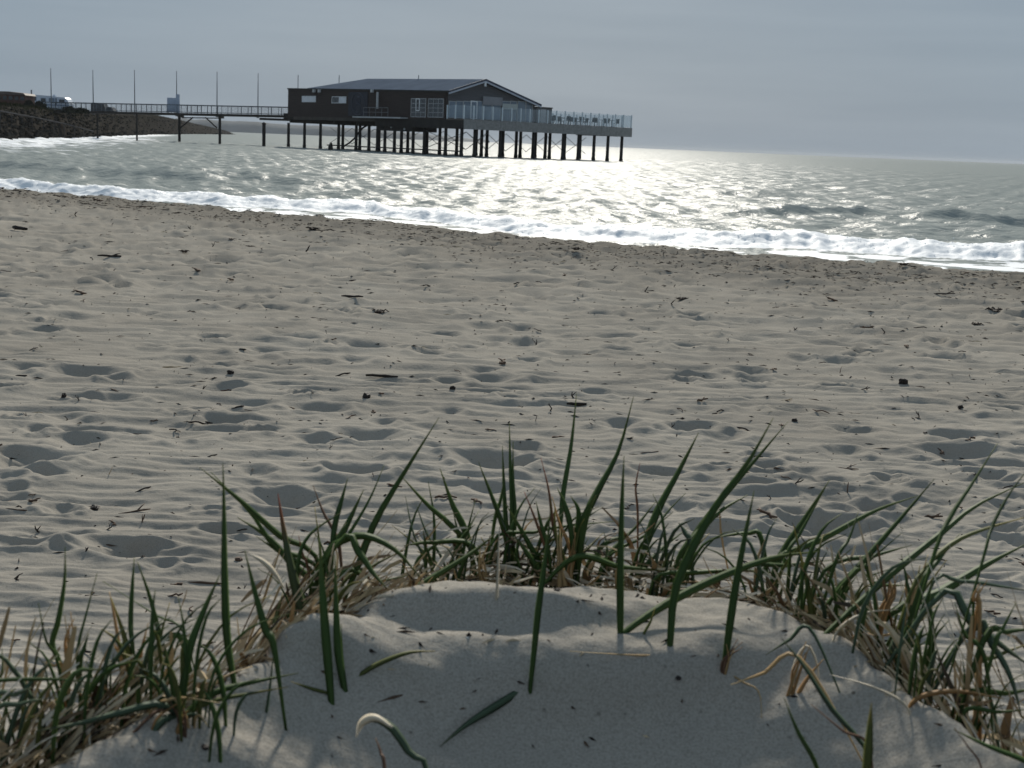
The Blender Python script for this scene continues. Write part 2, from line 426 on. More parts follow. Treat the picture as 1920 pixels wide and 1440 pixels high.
DENTS = []      # x, y, half width, half length, depth, turn
def dent_px(px, py, wpx, depth=0.055, asp=0.8, turn=0.0):
    p = onz(px, py, 0.25); hw = wpx * p[1] / F / 2
    DENTS.append((p[0], p[1], hw, hw * asp, depth, turn))
for a in [(160, 694, 150, .085, .7), (218, 704, 60, .06, .9), (205, 742, 110, .05, .7), (150, 740, 90, .045, .7), (65, 855, 165, .085, .75), (80, 882, 110, .035, .5),
          (930, 860, 165, .085, .75), (590, 758, 125, .075, .7), (690, 812, 165, .07, .6), (540, 925, 165, .085, .7), (670, 878, 130, .06, .6), (1555, 978, 190, .10, .7),
          (1490, 955, 80, .05, .8), (1790, 842, 160, .075, .6), (1680, 902, 85, .06, .8), (1855, 886, 95, .06, .7), (1640, 945, 120, .05, .6), (1300, 799, 110, .07, .6), (1890, 741, 110, .06, .6),
          (1885, 760, 110, .06, .6), (1290, 685, 140, .055, .5), (1300, 697, 120, .05, .5), (920, 705, 140, .055, .5), (910, 732, 120, .05, .5), (670, 642, 200, .06, .5), (560, 636, 120, .05, .5),
          (1070, 657, 110, .05, .6), (810, 658, 80, .06, .8), (830, 622, 80, .06, .7), (300, 531, 90, .07, .9), (640, 524, 80, .06, .9), (730, 962, 110, .06, .7), (1340, 985, 130, .075, .7),
          (1170, 978, 110, .05, .7), (250, 1024, 230, .06, .45), (400, 947, 70, .045, .7), (420, 992, 90, .04, .6), (160, 800, 130, .05, .6), (1240, 880, 120, .05, .5), (520, 684, 110, .05, .6),
          (1060, 760, 90, .035, .5), (1560, 722, 70, .055, .7), (1750, 668, 140, .05, .5), (1730, 610, 120, .05, .6), (1560, 645, 160, .045, .5), (1920, 832, 60, .05, .8), (1870, 980, 120, .05, .6),
          (1290, 625, 90, .05, .6), (100, 470, 90, .06, .9), (1140, 628, 120, .05, .6), (420, 570, 80, .05, .8), (100, 565, 100, .05, .8), (130, 590, 120, .045, .8), (510, 575, 50, .06, 1), (905, 608, 90, .05, .7),
          (980, 450 + 130, 80, .05, .8), (1600, 800, 100, .045, .5), (1480, 768, 90, .04, .6), (800, 535, 70, .05, .9), (480, 660, 90, .04, .5), (40, 1020, 130, .05, .5), (1420, 905, 110, .045, .6)]:
    dent_px(*a[:3], a[3] * 0.8, a[4] * 0.75, random.uniform(-0.25, 0.25))
for k in range(620):
    th = random.uniform(-0.5, 0.5); rb = float(r_berm(th)); t_ = random.random()
    r = 5.0 + (rb - 5.2) * (1 - (1 - t_) ** 1.5)
    if k < 70: r = random.uniform(3.6, 8)
    fa = min(1, max(0, (r - 7) / 7))
    s_ = random.uniform(0.06, 0.14) * (1 + 0.6 * fa)
    DENTS.append((r * sin(th), r * cos(th), s_, s_ * random.uniform(.45, .8), random.uniform(.012, .038) * (1 + 1.3 * fa), random.uniform(-.7, .7)))

def ground_z(x, y, dents=True):
    x = np.asarray(x, float); y = np.asarray(y, float); shp = x.shape
    x = np.atleast_1d(x); y = np.atleast_1d(y)
    th = np.arctan2(x, np.maximum(y, 0.05)); r = np.hypot(x, y)
    rb = r_berm(th)
    far = sstep(9, 17, r)
    z = 0.235 + 0.065 * sstep(rb - 9, rb - 0.5, r)
    z = z + 0.026 * fbm(x * 0.5, y * 0.8, 2, 1) + (0.024 + 0.034 * far) * fbm(x * 1.5 + 0.5 * perlin(x, y, 9), y * 3.2, 3, 2)
    patch = 0.2 + 0.8 * sstep(-0.25, 0.3, perlin(x * 0.7, y * 0.7, 8) + 0.5 * perlin(x * 2.4, y * 2.4, 12))
    # wind ripples across the line of sight, steeper on the near side, patchy
    p1 = 2 * pi * (y * 5.2 + 1.5 * perlin(x * 0.5, y * 0.8, 5) + 0.8 * perlin(x * 1.7, y * 1.4, 6))
    z = z + (0.0085 + 0.005 * far) * np.sin(p1 + 0.7 * np.sin(p1)) * patch
    p2 = 2 * pi * (y * 10.5 + 1.8 * perlin(x * 0.7, y * 1.2, 15) + 0.9 * perlin(x * 2.6, y * 2, 16))
    z = z + 0.0030 * np.sin(p2 + 0.7 * np.sin(p2)) * (1.15 - patch) * (1 - far)
    # little wind-cut ledges, long and low
    an = fbm(x * 1.3 + 0.4 * perlin(x * 3, y * 3, 18), y * 8.5, 3, 21)
    z = z + 0.026 * (1 - np.abs(an) * 2.2) * (0.35 + 0.65 * far) * (0.4 + patch)
    z = z + (0.0045 + 0.006 * far) * fbm(x * 8, y * 14, 2, 25)
    z = z - 0.022 * sstep(0.12, 0.45, fbm(x * 2.2, y * 5.0, 2, 31)) * (0.2 + far)
    if dents:
        for (dx, dy, hw, hl, dp, tu) in DENTS:
            R_ = 3.0 * max(hw, hl)
            k = np.nonzero((np.abs(x - dx) < R_) & (np.abs(y - dy) < R_))
            if len(k[0]) == 0: continue
            lx, ly = x[k] - dx, y[k] - dy
            ca, sa = cos(tu), sin(tu)
            ex, ey = (lx * ca + ly * sa) / hw, (-lx * sa + ly * ca) / hl
            wob = 1 + 0.3 * perlin(lx / hw * 1.3 + dx * 3, ly / hl * 1.3 + dy * 3, 4)
            ey = np.where(ey < 0, ey / 1.75, ey)
            q = np.hypot(ex, ey) * wob
            bowl = -0.8 * dp * (1 - sstep(0.08, 1.0, q))
            lip = 0.3 * dp * np.exp(-((q - 1.2) / 0.26) ** 2)
            z[k] += bowl + lip
    # seaward face of the berm
    drop = np.maximum(0, r - rb)
    z = z - 0.13 * drop * sstep(0, 0.8, drop)
    z = np.maximum(z, -1.2)
    # foreground dune
    yr = rim(x)
    d = y - yr
    soft = 0.085
    over = soft * np.logaddexp(0, d / soft)
    near = np.maximum(0, -d)
    zt = TOP + 0.050 - 1.05 * over - 0.40 * np.maximum(0, near - 0.06) * sstep(0.0, 0.16, near)
    zt = zt + 0.022 * fbm(x * 3.6 + 3, y * 6.5, 2, 41) + 0.009 * fbm(x * 10, y * 17, 3, 44)
    # little drift steps that throw the soft dark bands on the dune top
    def step(yc, h, w, mask):
        return h * mask * (sstep(yc - w, yc, y) - 1.0 * sstep(yc, yc + 3.5 * w, y))
    wob = 0.03 * perlin(x * 4, y * 0, 51)
    zt = zt + step(1.415 + 0.14 * (x + 0.1) ** 2 + wob, 0.027, 0.038, np.exp(-((x + 0.03) / 0.19) ** 4))
    zt = zt + step(1.315 + wob, 0.026, 0.042, np.exp(-((x - 0.12) / 0.15) ** 4))
    zt = zt + step(1.285 - wob, 0.026, 0.042, np.exp(-((x + 0.15) / 0.14) ** 4))
    kk = 0.035
    return np.where(np.abs(z - zt) < 0.5, np.maximum(z, zt) + kk * np.log1p(np.exp(-np.abs(z - zt) / kk)) , np.maximum(z, zt)).reshape(shp)

def gz(x, y): return float(ground_z(np.array([x]), np.array([y]))[0])
def hit(px, py):
    """first ground point on the line of sight"""
    d = ray(px, py); t = np.concatenate([np.arange(0.6, 3, 0.01), np.arange(3, 30, 0.04)]) / d[1]
    P = CP[None] + t[:, None] * d[None]
    g = ground_z(P[:, 0], P[:, 1])
    k = np.nonzero(P[:, 2] < g)[0]
    if len(k) == 0: return P[-1]
    i = k[0]; q = P[i].copy(); q[2] = g[i]; return q

# ------------------------------------------------------------------ beach sheet
thc = np.concatenate([np.linspace(-0.80, -0.45, 40)[:-1], np.linspace(-0.45, 0.45, 780), np.linspace(0.45, 0.80, 40)[1:]])
depr = np.linspace(math.atan(1.375 / 3.0), math.atan(1.33 / 31.0), 620)
rows = np.concatenate([np.linspace(-6, 0.5, 14)[:-1], np.linspace(0.5, 2.0, 200)[:-1], np.linspace(2.0, 3.0, 90)[:-1], 1.375 / np.tan(depr)])
rows = np.concatenate([rows, np.linspace(rows[-1], 36, 20)[1:]])
TT, YY = np.meshgrid(thc, rows)
XX = np.where(YY > 0.5, np.tan(TT) * YY, np.tan(TT) * (0.5 + (0.5 - YY) * 0.2))
ZZ = ground_z(XX, YY)
th_ = np.arctan2(XX, np.maximum(YY, .05)); rr_ = np.hypot(XX, YY)
_e = rr_ - r_berm(th_) + 0.6 * perlin(XX * 0.8, YY * 1.5, 60)
SHORE_DARK = np.maximum(sstep(-0.3, 0.9, _e), 0.55 * sstep(-6, -0.6, _e))  # damp edge, plus a wider darker band up the beach
beach = grid_mesh('beach', XX, YY, ZZ, M['sand'], {'shore_dark': SHORE_DARK})
tag(beach, kind='structure')

# ------------------------------------------------------------------ dike plan (needed for the surf along it)
DK_W = [(-400, 272), (-80, 264), (0, 262), (80, 260), (150, 258), (220, 254.5), (290, 252), (350, 251.3), (437, 252)]
DK_K = [(-400, 180), (-80, 192), (0, 198), (80, 206), (150, 212.5), (220, 214.5), (290, 217), (340, 227), (425, 246)]
DK_OFF = [10, 10, 10, 12, 14, 16, 20, 30, 60]
W3 = [onz(*p, 0.0) for p in DK_W]
K3 = [atd(p[0], p[1], W3[i][1] + DK_OFF[i]) for i, p in enumerate(DK_K)]

# ------------------------------------------------------------------ sea sheet
thc = np.concatenate([np.linspace(-0.85, -0.42, 30)[:-1], np.linspace(-0.42, 0.42, 540), np.linspace(0.42, 0.85, 30)[1:]])
sr = [0.0]
while sr[-1] < 18: sr.append(sr[-1] + 0.05 + 0.006 * sr[-1])
while sr[-1] < 190: sr.append(sr[-1] + 0.10 + 0.0034 * sr[-1])
while sr[-1] < 9000: sr.append(sr[-1] + 0.02 * sr[-1] * (1 if sr[-1] < 400 else 5))
sr = np.array(sr)
TT, SS = np.meshgrid(thc, sr)
RR = r_berm(TT) + 1.2 + SS
SX, SY = RR * np.sin(TT), RR * np.cos(TT)
dr = np.gradient(sr)[:, None]
sz = np.zeros_like(SX)
wr = np.random.default_rng(3)
shore = math.atan2(-0.42, -0.9)          # waves run in towards the beach
for k in range(46):
    lam = 0.55 * (13 / 0.55) ** (k / 45.0)
    ang = shore + wr.normal(0, 0.5)
    amp = (0.055 if lam < 1.5 else 0.024 if lam < 4 else 0.013) * lam / (2 * pi) * wr.uniform(0.6, 1.3) * (1 if lam < 5 else 5 / lam)
    ph = wr.uniform(0, 2 * pi)
    att = sstep(2.2, 4.0, lam / np.maximum(dr, RR * 0.0016))
    arg = 2 * pi * (SX * cos(ang) + SY * sin(ang)) / lam + ph
    sz += amp * att * (np.sin(arg) + 0.25 * np.sin(2 * arg + 0.6))
rf = r_foam(TT)
sz *= sstep(-0.8, 5.0, RR - rf) * 0.95 + 0.05
foam = np.zeros_like(SX)
# the breaker: steep ragged front, long back
wob = 0.55 * perlin(TT * 26, TT * 0, 71) + 0.25 * perlin(TT * 90, TT * 0, 72)
e = RR - (rf + wob)
hcrest = 0.25 * (0.75 + 0.6 * perlin(TT * 18, TT * 0, 74) + 0.3 * perlin(TT * 70, TT * 0, 75))
prof = np.where(e < 0, np.exp(-(e / 0.75) ** 2), np.exp(-(e / 2.2) ** 2))
sz += hcrest * prof
fm = sstep(-1.7, -0.7, e) * (1 - sstep(0.25, 1.8, e))
rag = fbm(SX * 2.2, SY * 2.4, 4, 77, 0.55)
sz += fm * (0.065 * rag + 0.04 * np.abs(fbm(SX * 6, SY * 6, 3, 79)))
foam = np.maximum(foam, fm * (1.1 + 0.35 * rag))
# flat bright swash in front of it
sw = (1 - sstep(-1.9, -0.9, e)) * (0.30 + 0.80 * sstep(-0.28, 0.18, fbm(SX * 1.1, SY * 1.5, 3, 81)))
foam = np.maximum(foam, sw)
# trailing foam streaks behind the breaker
tr_ = (1 - sstep(1.5, 8, e)) * sstep(0, 1, e) * 0.34 * (0.6 + 1.2 * fbm(SX * 0.9, SY * 2.2, 3, 83))
foam = np.maximum(foam, tr_)
# unbroken swells further out: (photo points of the crest, height, half length)
def swell(pts, h, wf, wb, foamy=0.0):
    global sz, foam
    tt, rr = polar(pts, h * 0.8)
    rc = np.interp(TT, tt, rr)
    fade = sstep(tt[0] - 0.012, tt[0] + 0.03, TT) * (1 - sstep(tt[-1] - 0.03, tt[-1] + 0.012, TT))
    e_ = RR - rc - 0.4 * perlin(TT * 40, TT * 0, 91)
    p_ = np.where(e_ < 0, np.exp(-(e_ / wf) ** 2), np.exp(-(e_ / wb) ** 2))
    sz += h * p_ * fade * (0.9 + 0.35 * perlin(TT * 14, TT * 0 + h * 10, 92))
    if foamy: foam = np.maximum(foam, foamy * fade * np.exp(-((e_ + 0.1) / 0.7) ** 2) * (0.55 + 1.1 * perlin(TT * 60, TT * 0 + h, 93)))
swell([(1690, 396), (1800, 398), (1920, 402), (2150, 412), (2500, 425)], 0.33, 0.62, 2.6)
swell([(1330, 388), (1450, 390), (1600, 391), (1700, 394)], 0.22, 0.62, 2.6, 0.45)
swell([(-500, 280), (-100, 298), (60, 307), (200, 314), (330, 322), (430, 328)], 0.30, 1.1, 4.0)
swell([(330, 322), (430, 328), (560, 337), (640, 341)], 0.22, 1.1, 4.0)
swell([(1050, 372), (1120, 374), (1180, 376)], 0.22, 0.8, 2.5)
swell([(560, 303), (640, 306), (760, 311)], 0.2, 1.2, 4)
swell([(1230, 352), (1350, 357), (1500, 362)], 0.22, 0.9, 2.6)
# surf along the rocks
far = np.zeros_like(SX)
for i in range(len(W3) - 1):
    a, b = np.array(W3[i][:2]), np.array(W3[i + 1][:2]); ab = b - a
    t_ = np.clip(((SX - a[0]) * ab[0] + (SY - a[1]) * ab[1]) / (ab @ ab), 0, 1)
    dd = np.hypot(SX - a[0] - t_ * ab[0], SY - a[1] - t_ * ab[1])
    far = np.maximum(far, 1 - sstep(20, 45, dd))
    if i > 5: break
    wid = 17 if i < 4 else 10
    foam = np.maximum(foam, (0.64 - 0.34 * sstep(2, wid, dd)) * (1 - sstep(wid, wid * 1.6, dd)))
    sz += 0.16 * (1 - sstep(4, 20, dd)) * np.abs(perlin(SX * 0.5, SY * 0.5, 95)) * (RR < 260)
sea = grid_mesh('sea', SX, SY, sz, M['water'], {'foam': np.clip(foam, 0, 1.4), 'far': far})
tag(sea, kind='structure')

# flecks of froth thrown up along the breaker
def flecks(name, pts, mat, label, cat):
    base = np.array([[1, 0, 0], [-.5, .87, 0], [-.5, -.87, 0], [0, 0, 1.0]])
    n = len(pts)
    ang = rng.random(n) * 2 * pi
    v = np.repeat(base[None], n, 0) + rng.normal(0, 0.25, (n, 4, 3))
    ca, sa = np.cos(ang)[:, None], np.sin(ang)[:, None]
    vx = v[:, :, 0] * ca - v[:, :, 1] * sa; vy = v[:, :, 0] * sa + v[:, :, 1] * ca
    s_ = pts[:, 3][:, None]
    V = np.stack([vx * s_ + pts[:, 0][:, None], vy * s_ + pts[:, 1][:, None], v[:, :, 2] * s_ + pts[:, 2][:, None]], -1).reshape(-1, 3)
    f = np.array([[0, 1, 3], [1, 2, 3], [2, 0, 3], [0, 2, 1]])
    Fc = (np.arange(n)[:, None, None] * 4 + f[None]).reshape(-1, 3)
    me = bpy.data.meshes.new(name); me.from_pydata(V.tolist(), [], Fc.tolist()); me.update()
    o = link_mesh(name, me, mat); tag(o, label, cat, kind='stuff'); return o
M['froth'] = plain('froth', (0.80, 0.83, 0.86), 0.8, 0.05, 5)
th = rng.uniform(-0.42, 0.42, 1000)
ew = 0.55 * perlin(th * 26, th * 0, 71) + 0.25 * perlin(th * 90, th * 0, 72)
hc = 0.25 * (0.75 + 0.6 * perlin(th * 18, th * 0, 74) + 0.3 * perlin(th * 70, th * 0, 75))
off = rng.normal(-0.25, 0.35, 1000)
r = r_foam(th) + ew + off
zz = hc * np.where(off < 0, np.exp(-(off / 0.75) ** 2), np.exp(-(off / 2.2) ** 2)) + np.abs(rng.normal(0.02, 0.035, 1000))
flecks('breaker_froth', np.stack([r * np.sin(th), r * np.cos(th), zz, rng.uniform(0.005, 0.014, 1000)], -1), M['froth'],
       'bluish white froth thrown up along the breaking wave', 'foam')

# ------------------------------------------------------------------ far dunes across the bay
M['far_land'] = plain('far_land', (0.095, 0.11, 0.12), 0.95, 0.3, 0.02)  # colour lightened to carry part of the distance haze
FL = 2600.0
tops = [(330, 222), (380, 224), (430, 226.5), (480, 229), (540, 233.5), (600, 236.5), (660, 240), (720, 244.5), (780, 249.5), (840, 256), (900, 262)]
mb = MB(); prof = []
n = 120
pxs = np.linspace(330, 915, n); pys = np.interp(pxs, [a for a, _ in tops], [b for _, b in tops])
for i in range(n):
    z = max(1.5, atd(pxs[i], pys[i], FL)[2] + 1.6 * fbm(np.array([i * 0.21]), np.array([0.3]), 3, 7)[0])
    x = atd(pxs[i], pys[i], FL)[0]
    prof += [(x, FL - 40, -1.0), (x, FL - 22, z * 0.55), (x, FL, z), (x, FL + 60, z * 0.9), (x, FL + 200, -1.0)]
fs = []
for i in range(n - 1):
    for k in range(4): fs.append((i*5+k, (i+1)*5+k, (i+1)*5+k+1, i*5+k+1))
o = MB().add(prof, fs).build('far_dunes', M['far_land'], smooth=True); tag(o, kind='structure')

# ------------------------------------------------------------------ dike
M['dike'] = plain('dike_stone', (0.040, 0.036, 0.031), 0.95, 0.6, 0.8, bump=0.15, spec=0.0)
M['rock'] = plain('basalt_rock', (0.036, 0.034, 0.030), 1.0, 0.5, 1.5, bump=0.05, spec=0.0)
def cr(P, n):
    """resample a 3D polyline"""
    P = np.array(P); L_ = np.concatenate([[0], np.cumsum(np.linalg.norm(np.diff(P, axis=0), axis=1))]); L_ /= L_[-1]
    base = np.arange(len(P)) / (len(P) - 1); t = np.linspace(0, 1, n)
    return np.stack([np.interp(t, base, P[:, k]) for k in range(3)], -1)
ND = 240
Wd, Kd = cr(W3, ND), cr(K3, ND)
out = Kd - Wd; out[:, 2] = 0; out /= np.linalg.norm(out, axis=1)[:, None]
sec = []
Wl = Wd - out * 5; Wl[:, 2] = -1.5; sec.append(Wl)
for t in np.linspace(0, 1, 14): sec.append(Wd * (1 - t) + Kd * t + np.array([0, 0, 0.35]) * sin(pi * t))
b1_ = Kd + out * 8; b1_[:, 2] += 0.35; sec.append(b1_)
b2_ = Kd + out * 45; b2_[:, 2] += 0.3; sec.append(b2_)
b3_ = Kd + out * 60; b3_[:, 2] = -1.0; sec.append(b3_)
D = np.stack(sec)
D[1:16, :, 2] += 0.16 * fbm(D[1:16, :, 0] * 0.7, D[1:16, :, 1] * 0.35, 3, 101)
o = grid_mesh('dike', D[:, :, 0], D[:, :, 1], D[:, :, 2], M['dike']); tag(o, kind='structure')
def dike_pt(i, t):
    i = int(np.clip(i, 0, ND - 1)); return Wd[i] * (1 - t) + Kd[i] * t + np.array([0, 0, 0.35 * sin(pi * t)])
mb = MB(); rr = random.Random(5)
for k in range(2600):
    i = rr.randrange(ND); t = rr.random() ** 1.3 * 1.0 - 0.1
    p = Wd[i] * (1 - t) + Kd[i] * t
    s_ = rr.uniform(0.12, 0.34) * (1.5 if t < 0.12 else 0.85)
    mb.blob((p[0] + rr.uniform(-1, 1), p[1] + rr.uniform(-1, 1), max(p[2], -0.1) + 0.35 * sin(pi * max(t, 0)) + s_ * 0.05), s_, s_, s_ * 0.6, k, 0.35, 5, 4)
o = mb.build('dike_rocks', M['rock']); tag(o, 'dark loose rocks covering the face of the dike', 'rocks', kind='stuff')
# grass and weeds along the dike crest
M['weed'] = plain('dike_weed', (0.030, 0.034, 0.016), 1.0, 0.4, 0.5, spec=0.0)
mb = MB()
for k in range(5200):
    i = rr.uniform(0, ND - 1); t = rr.uniform(0.72, 1.2)
    p = np.array(Wd[int(i)]) * (1 - t) + np.array(Kd[int(i)]) * t
    z = min(p[2], Kd[int(i)][2] + 0.05) + 0.10
    a = rr.uniform(0, 2 * pi); h = rr.uniform(0.12, 0.42); w = 0.05
    x, y = p[0] + rr.uniform(-.4, .4), p[1] + rr.uniform(-1, 1)
    mb.add([(x - w*cos(a), y - w*sin(a), z), (x + w*cos(a), y + w*sin(a), z), (x + rr.uniform(-.15, .15), y, z + h)], [(0, 1, 2)])
o = mb.build('dike_weeds', M['weed']); tag(o, 'dull green weeds and grass along the dike crest', 'weeds', kind='stuff')

# ------------------------------------------------------------------ pavilion on piles
M['plank'] = plain('dark_cladding', (0.030, 0.020, 0.017), 0.7, 0.35, 2.0, stretch=(0.3, 0.3, 9))
M['gable'] = plain('grey_cladding', (0.095, 0.095, 0.105), 0.65, 0.25, 2.0, stretch=(0.3, 0.3, 8))
M['roof'] = plain('roof_sheet', (0.115, 0.140, 0.180), 0.9, 0.12, 0.5, spec=0.0)
M['trim'] = plain('trim_paint', (0.42, 0.45, 0.52), 0.5, 0.08, 2)
M['navy'] = plain('navy_trim', (0.035, 0.045, 0.075), 0.5, 0.15, 2)
M['pile'] = plain('tarred_pile', (0.012, 0.011, 0.010), 0.7, 0.5, 1.5)
M['beam'] = plain('deck_beam', (0.022, 0.020, 0.018), 0.75, 0.4, 1.0)
M['beam_light'] = plain('edge_beam', (0.055, 0.048, 0.042), 0.75, 0.3, 1.0)
M['fascia'] = plain('grey_fascia', (0.25, 0.245, 0.24), 0.7, 0.22, 6.0)
M['deck'] = plain('deck_boards', (0.14, 0.12, 0.10), 0.8, 0.2, 2.0)
M['white'] = plain('white_paint', (0.70, 0.72, 0.74), 0.5, 0.06, 2)
M['greyframe'] = plain('grey_frame', (0.42, 0.43, 0.44), 0.5, 0.12, 2)
M['pane'] = plain('window_pane', (0.025, 0.03, 0.035), 0.08, 0.2, 1.0, spec=0.6)
M['blind'] = plain('window_blind', (0.62, 0.64, 0.68), 0.6, 0.08, 3)
M['bluepane'] = plain('blue_pane', (0.15, 0.20, 0.26), 0.15, 0.3, 0.5, spec=0.6)
M['alu'] = plain('balustrade_post', (0.62, 0.68, 0.72), 0.4, 0.08, 2)
M['glass'] = glass_mat('balustrade_glass', (0.6, 0.68, 0.74), 0.13)
M['wire'] = plain('galvanised', (0.16, 0.17, 0.18), 0.5, 0.15, 2, metal=0.3)
M['emblem'] = plain('emblem_panel', (0.018, 0.022, 0.034), 0.6, 0.2, 2)
M['emblem_line'] = plain('emblem_line', (0.050, 0.058, 0.080), 0.6, 0.2, 2)
M['board'] = plain('sign_board', (0.25, 0.25, 0.27), 0.6, 0.12, 1.5)
M['cream'] = plain('cream_panel', (0.40, 0.43, 0.42), 0.6, 0.12, 1.5)
M['shed'] = plain('shed_grey', (0.14, 0.145, 0.15), 0.7, 0.15, 2)
M['furn'] = plain('dark_furniture', (0.025, 0.027, 0.03), 0.6, 0.2, 4)

C3 = atd(870, 223, 140.0)
DZ = C3[2]                                  # terrace level
ALP = radians(40)
U = np.array([cos(ALP), sin(ALP), 0]); V = np.array([-sin(ALP), cos(ALP), 0]); C0 = np.array([C3[0], C3[1], 0])
pav = empty('beach_pavilion', (C3[0], C3[1], 0), ALP)
tag(pav, 'dark timber beach pavilion with grey pitched roof, standing on piles in the sea', 'pavilion')
def on_u(px, py, u0=0.0):                   # pixel -> (v, z) on the long wall
    d = ray(px, py); t = ((C0 + U * u0 - CP) @ U) / (d @ U); p = CP + d * t; return (p - C0) @ V, p[2]
def on_v(px, py, v0=0.0):                   # pixel -> (u, z) on the terrace front
    d = ray(px, py); t = ((C0 + V * v0 - CP) @ V) / (d @ V); p = CP + d * t; return (p - C0) @ U, p[2]
VE = on_u(540, 217)[0]                      # far end of the long wall
VW = on_u(836, 222)[0]                      # gable plane
UE = on_v(1185, 239)[0]                     # right end of terrace
zL, zR = on_u(541, 165.5)[1], on_u(835, 171)[1]
WU = on_v(1002, 205, VW)[0]                 # right wall of the building
pk = on_v(910, 148.5, VW - 0.5); er = on_v(1009, 196, VW - 0.5)
PU, PZ = pk; EZ = er[1]
print('pav', VE, VW, UE, zL, zR, WU, pk, er, DZ)
def eave(v): return zR + (zL - zR) * (v - VW) / (VE - VW)
VH = on_u(689, 160, PU)[0]                  # end of the ridge
PZL = on_u(689, 147.5, PU)[1]
VHE = on_u(578, 166)[0]
# walls
mb = MB(); T = 0.2
mb.hexa([(0, VW, DZ - .15), (T, VW, DZ - .15), (T, VE, DZ - .15), (0, VE, DZ - .15), (0, VW, zR), (T, VW, zR), (T, VE, zL), (0, VE, zL)])
wall = mb.build('wall', M['plank'], pav); wall['label'] = 'long dark brown plank wall'
# horizontal cladding boards, proud of the wall
nb = 13
bm_ = None
for k in range(nb):
    f0, f1 = k / nb + 0.006, (k + 1) / nb - 0.006
    zb = lambda v, f: (DZ - .12) + (eave(v) - .1 - (DZ - .12)) * f
    mb = MB(); a, b = VW + .05, VE - .02
    mb.hexa([(-.05, a, zb(a, f0)), (0, a, zb(a, f0)), (0, b, zb(b, f0)), (-.05, b, zb(b, f0)),
             (-.02, a, zb(a, f1)), (0, a, zb(a, f1)), (0, b, zb(b, f1)), (-.02, b, zb(b, f1))])
    mb.build('cladding_board', M['plank'], wall)
mb = MB().box(T, WU, VE - .2, VE, DZ - .15, zL - .02); mb.build('end_wall', M['plank'], pav)
mb = MB().box(WU - .2, WU, VW + .2, VE - .2, DZ - .15, EZ - .05); mb.build('rear_wall', M['plank'], pav)
mb = MB()
pl = [(T, DZ - .15), (WU, DZ - .15), (WU, EZ - .1), (PU, PZ - .35), (T, zR - .1)]
mb.prism(pl, VW, VW + .2); gw = mb.build('gable_wall', M['gable'], pav); gw['label'] = 'blue grey gable wall facing the terrace'
for k in range(9):
    z0 = DZ + 2.25 + k * 0.28
    if z0 > PZ - .7: break
    ul = T + .1 + max(0, (z0 + .25 - (zR - .1)) / (PZ - .35 - zR + .1)) * (PU - T); ur = WU - .1 - max(0, (z0 + .25 - (EZ - .1)) / (PZ - .35 - EZ + .1)) * (WU - PU)
    MB().box(ul, ur, VW - .03, VW, z0, z0 + .25).build('cladding_board', M['gable'], gw)
# roof: two slopes and a hip end
g0 = VW - 0.55
mb = MB()
def slab(pts, t=0.16):
    n_ = len(pts); low = [(x, y, z - t) for x, y, z in pts]
    return MB().add(list(pts) + low, [tuple(range(n_)), tuple(reversed(range(n_, 2*n_)))] + [(k, n_ + k, n_ + (k+1) % n_, (k+1) % n_) for k in range(n_)])
roof = slab([(-.12, g0, zR + .06), (-.12, VHE, eave(VHE) + .06), (PU, VH, PZL), (PU, g0, PZ)]).build('roof', M['roof'], pav)
roof['label'] = 'blue grey metal sheet roof'
slab([(PU, g0, PZ), (PU, VH, PZL), (WU + .5, VHE, EZ), (WU + .5, g0, EZ)]).build('roof_slope', M['roof'], roof)
slab([(-.12, VHE, eave(VHE) + .06), (WU + .5, VHE, EZ), (PU, VH, PZL)]).build('hip_end', M['roof'], roof)
slab([(0, VHE - .2, eave(VHE) - .12), (0, VE, zL - .12), (WU, VE, zL - .12), (WU, VHE - .2, EZ - .02)], .1).build('flat_roof', M['roof'], roof)
MB().hexa([(-.14, g0, zR - .14), (-.06, g0, zR - .14), (-.06, VE, zL - .14), (-.14, VE, zL - .14), (-.14, g0, zR + .04), (-.06, g0, zR + .04), (-.06, VE, zL + .02), (-.14, VE, zL + .02)]).build('gutter', M['beam'], roof)
def barge(u0, z0, u1, z1, h0, h1, y0, y1, nm, m):
    MB().hexa([(u0, y0, z0 - h1), (u1, y0, z1 - h1), (u1, y1, z1 - h1), (u0, y1, z0 - h1), (u0, y0, z0 - h0), (u1, y0, z1 - h0), (u1, y1, z1 - h0), (u0, y1, z0 - h0)]).build(nm, m, roof)
for (u0, z0, u1, z1) in ((-.15, zR + .03, PU, PZ), (PU, PZ, WU + .5, EZ)):
    barge(u0, z0, u1, z1, -.04, .16, g0 - .08, g0 - .003, 'bargeboard', M['navy'])
    barge(u0, z0, u1, z1, .162, .34, g0 - .06, g0 - .006, 'bargeboard', M['trim'])
MB().tube([(PU, g0 + .02, PZ - .75), (PU, g0 + .02, PZ - .34)], .13, 8).build('gable_lamp', M['white'], pav)
# masts on the roof
for px, y0, y1, u0 in ((559, 140.5, 166, 1.5), (636, 141, 156, 3.5), (785, 141, 152, PU)):
    v, z1 = on_u(px, y0, u0); z0 = on_u(px, y1, u0)[1]
    mb = MB().tube([(u0, v, z0 - .8), (u0, v, z1)], .045, 5); mb.build('mast', M['wire'], pav)
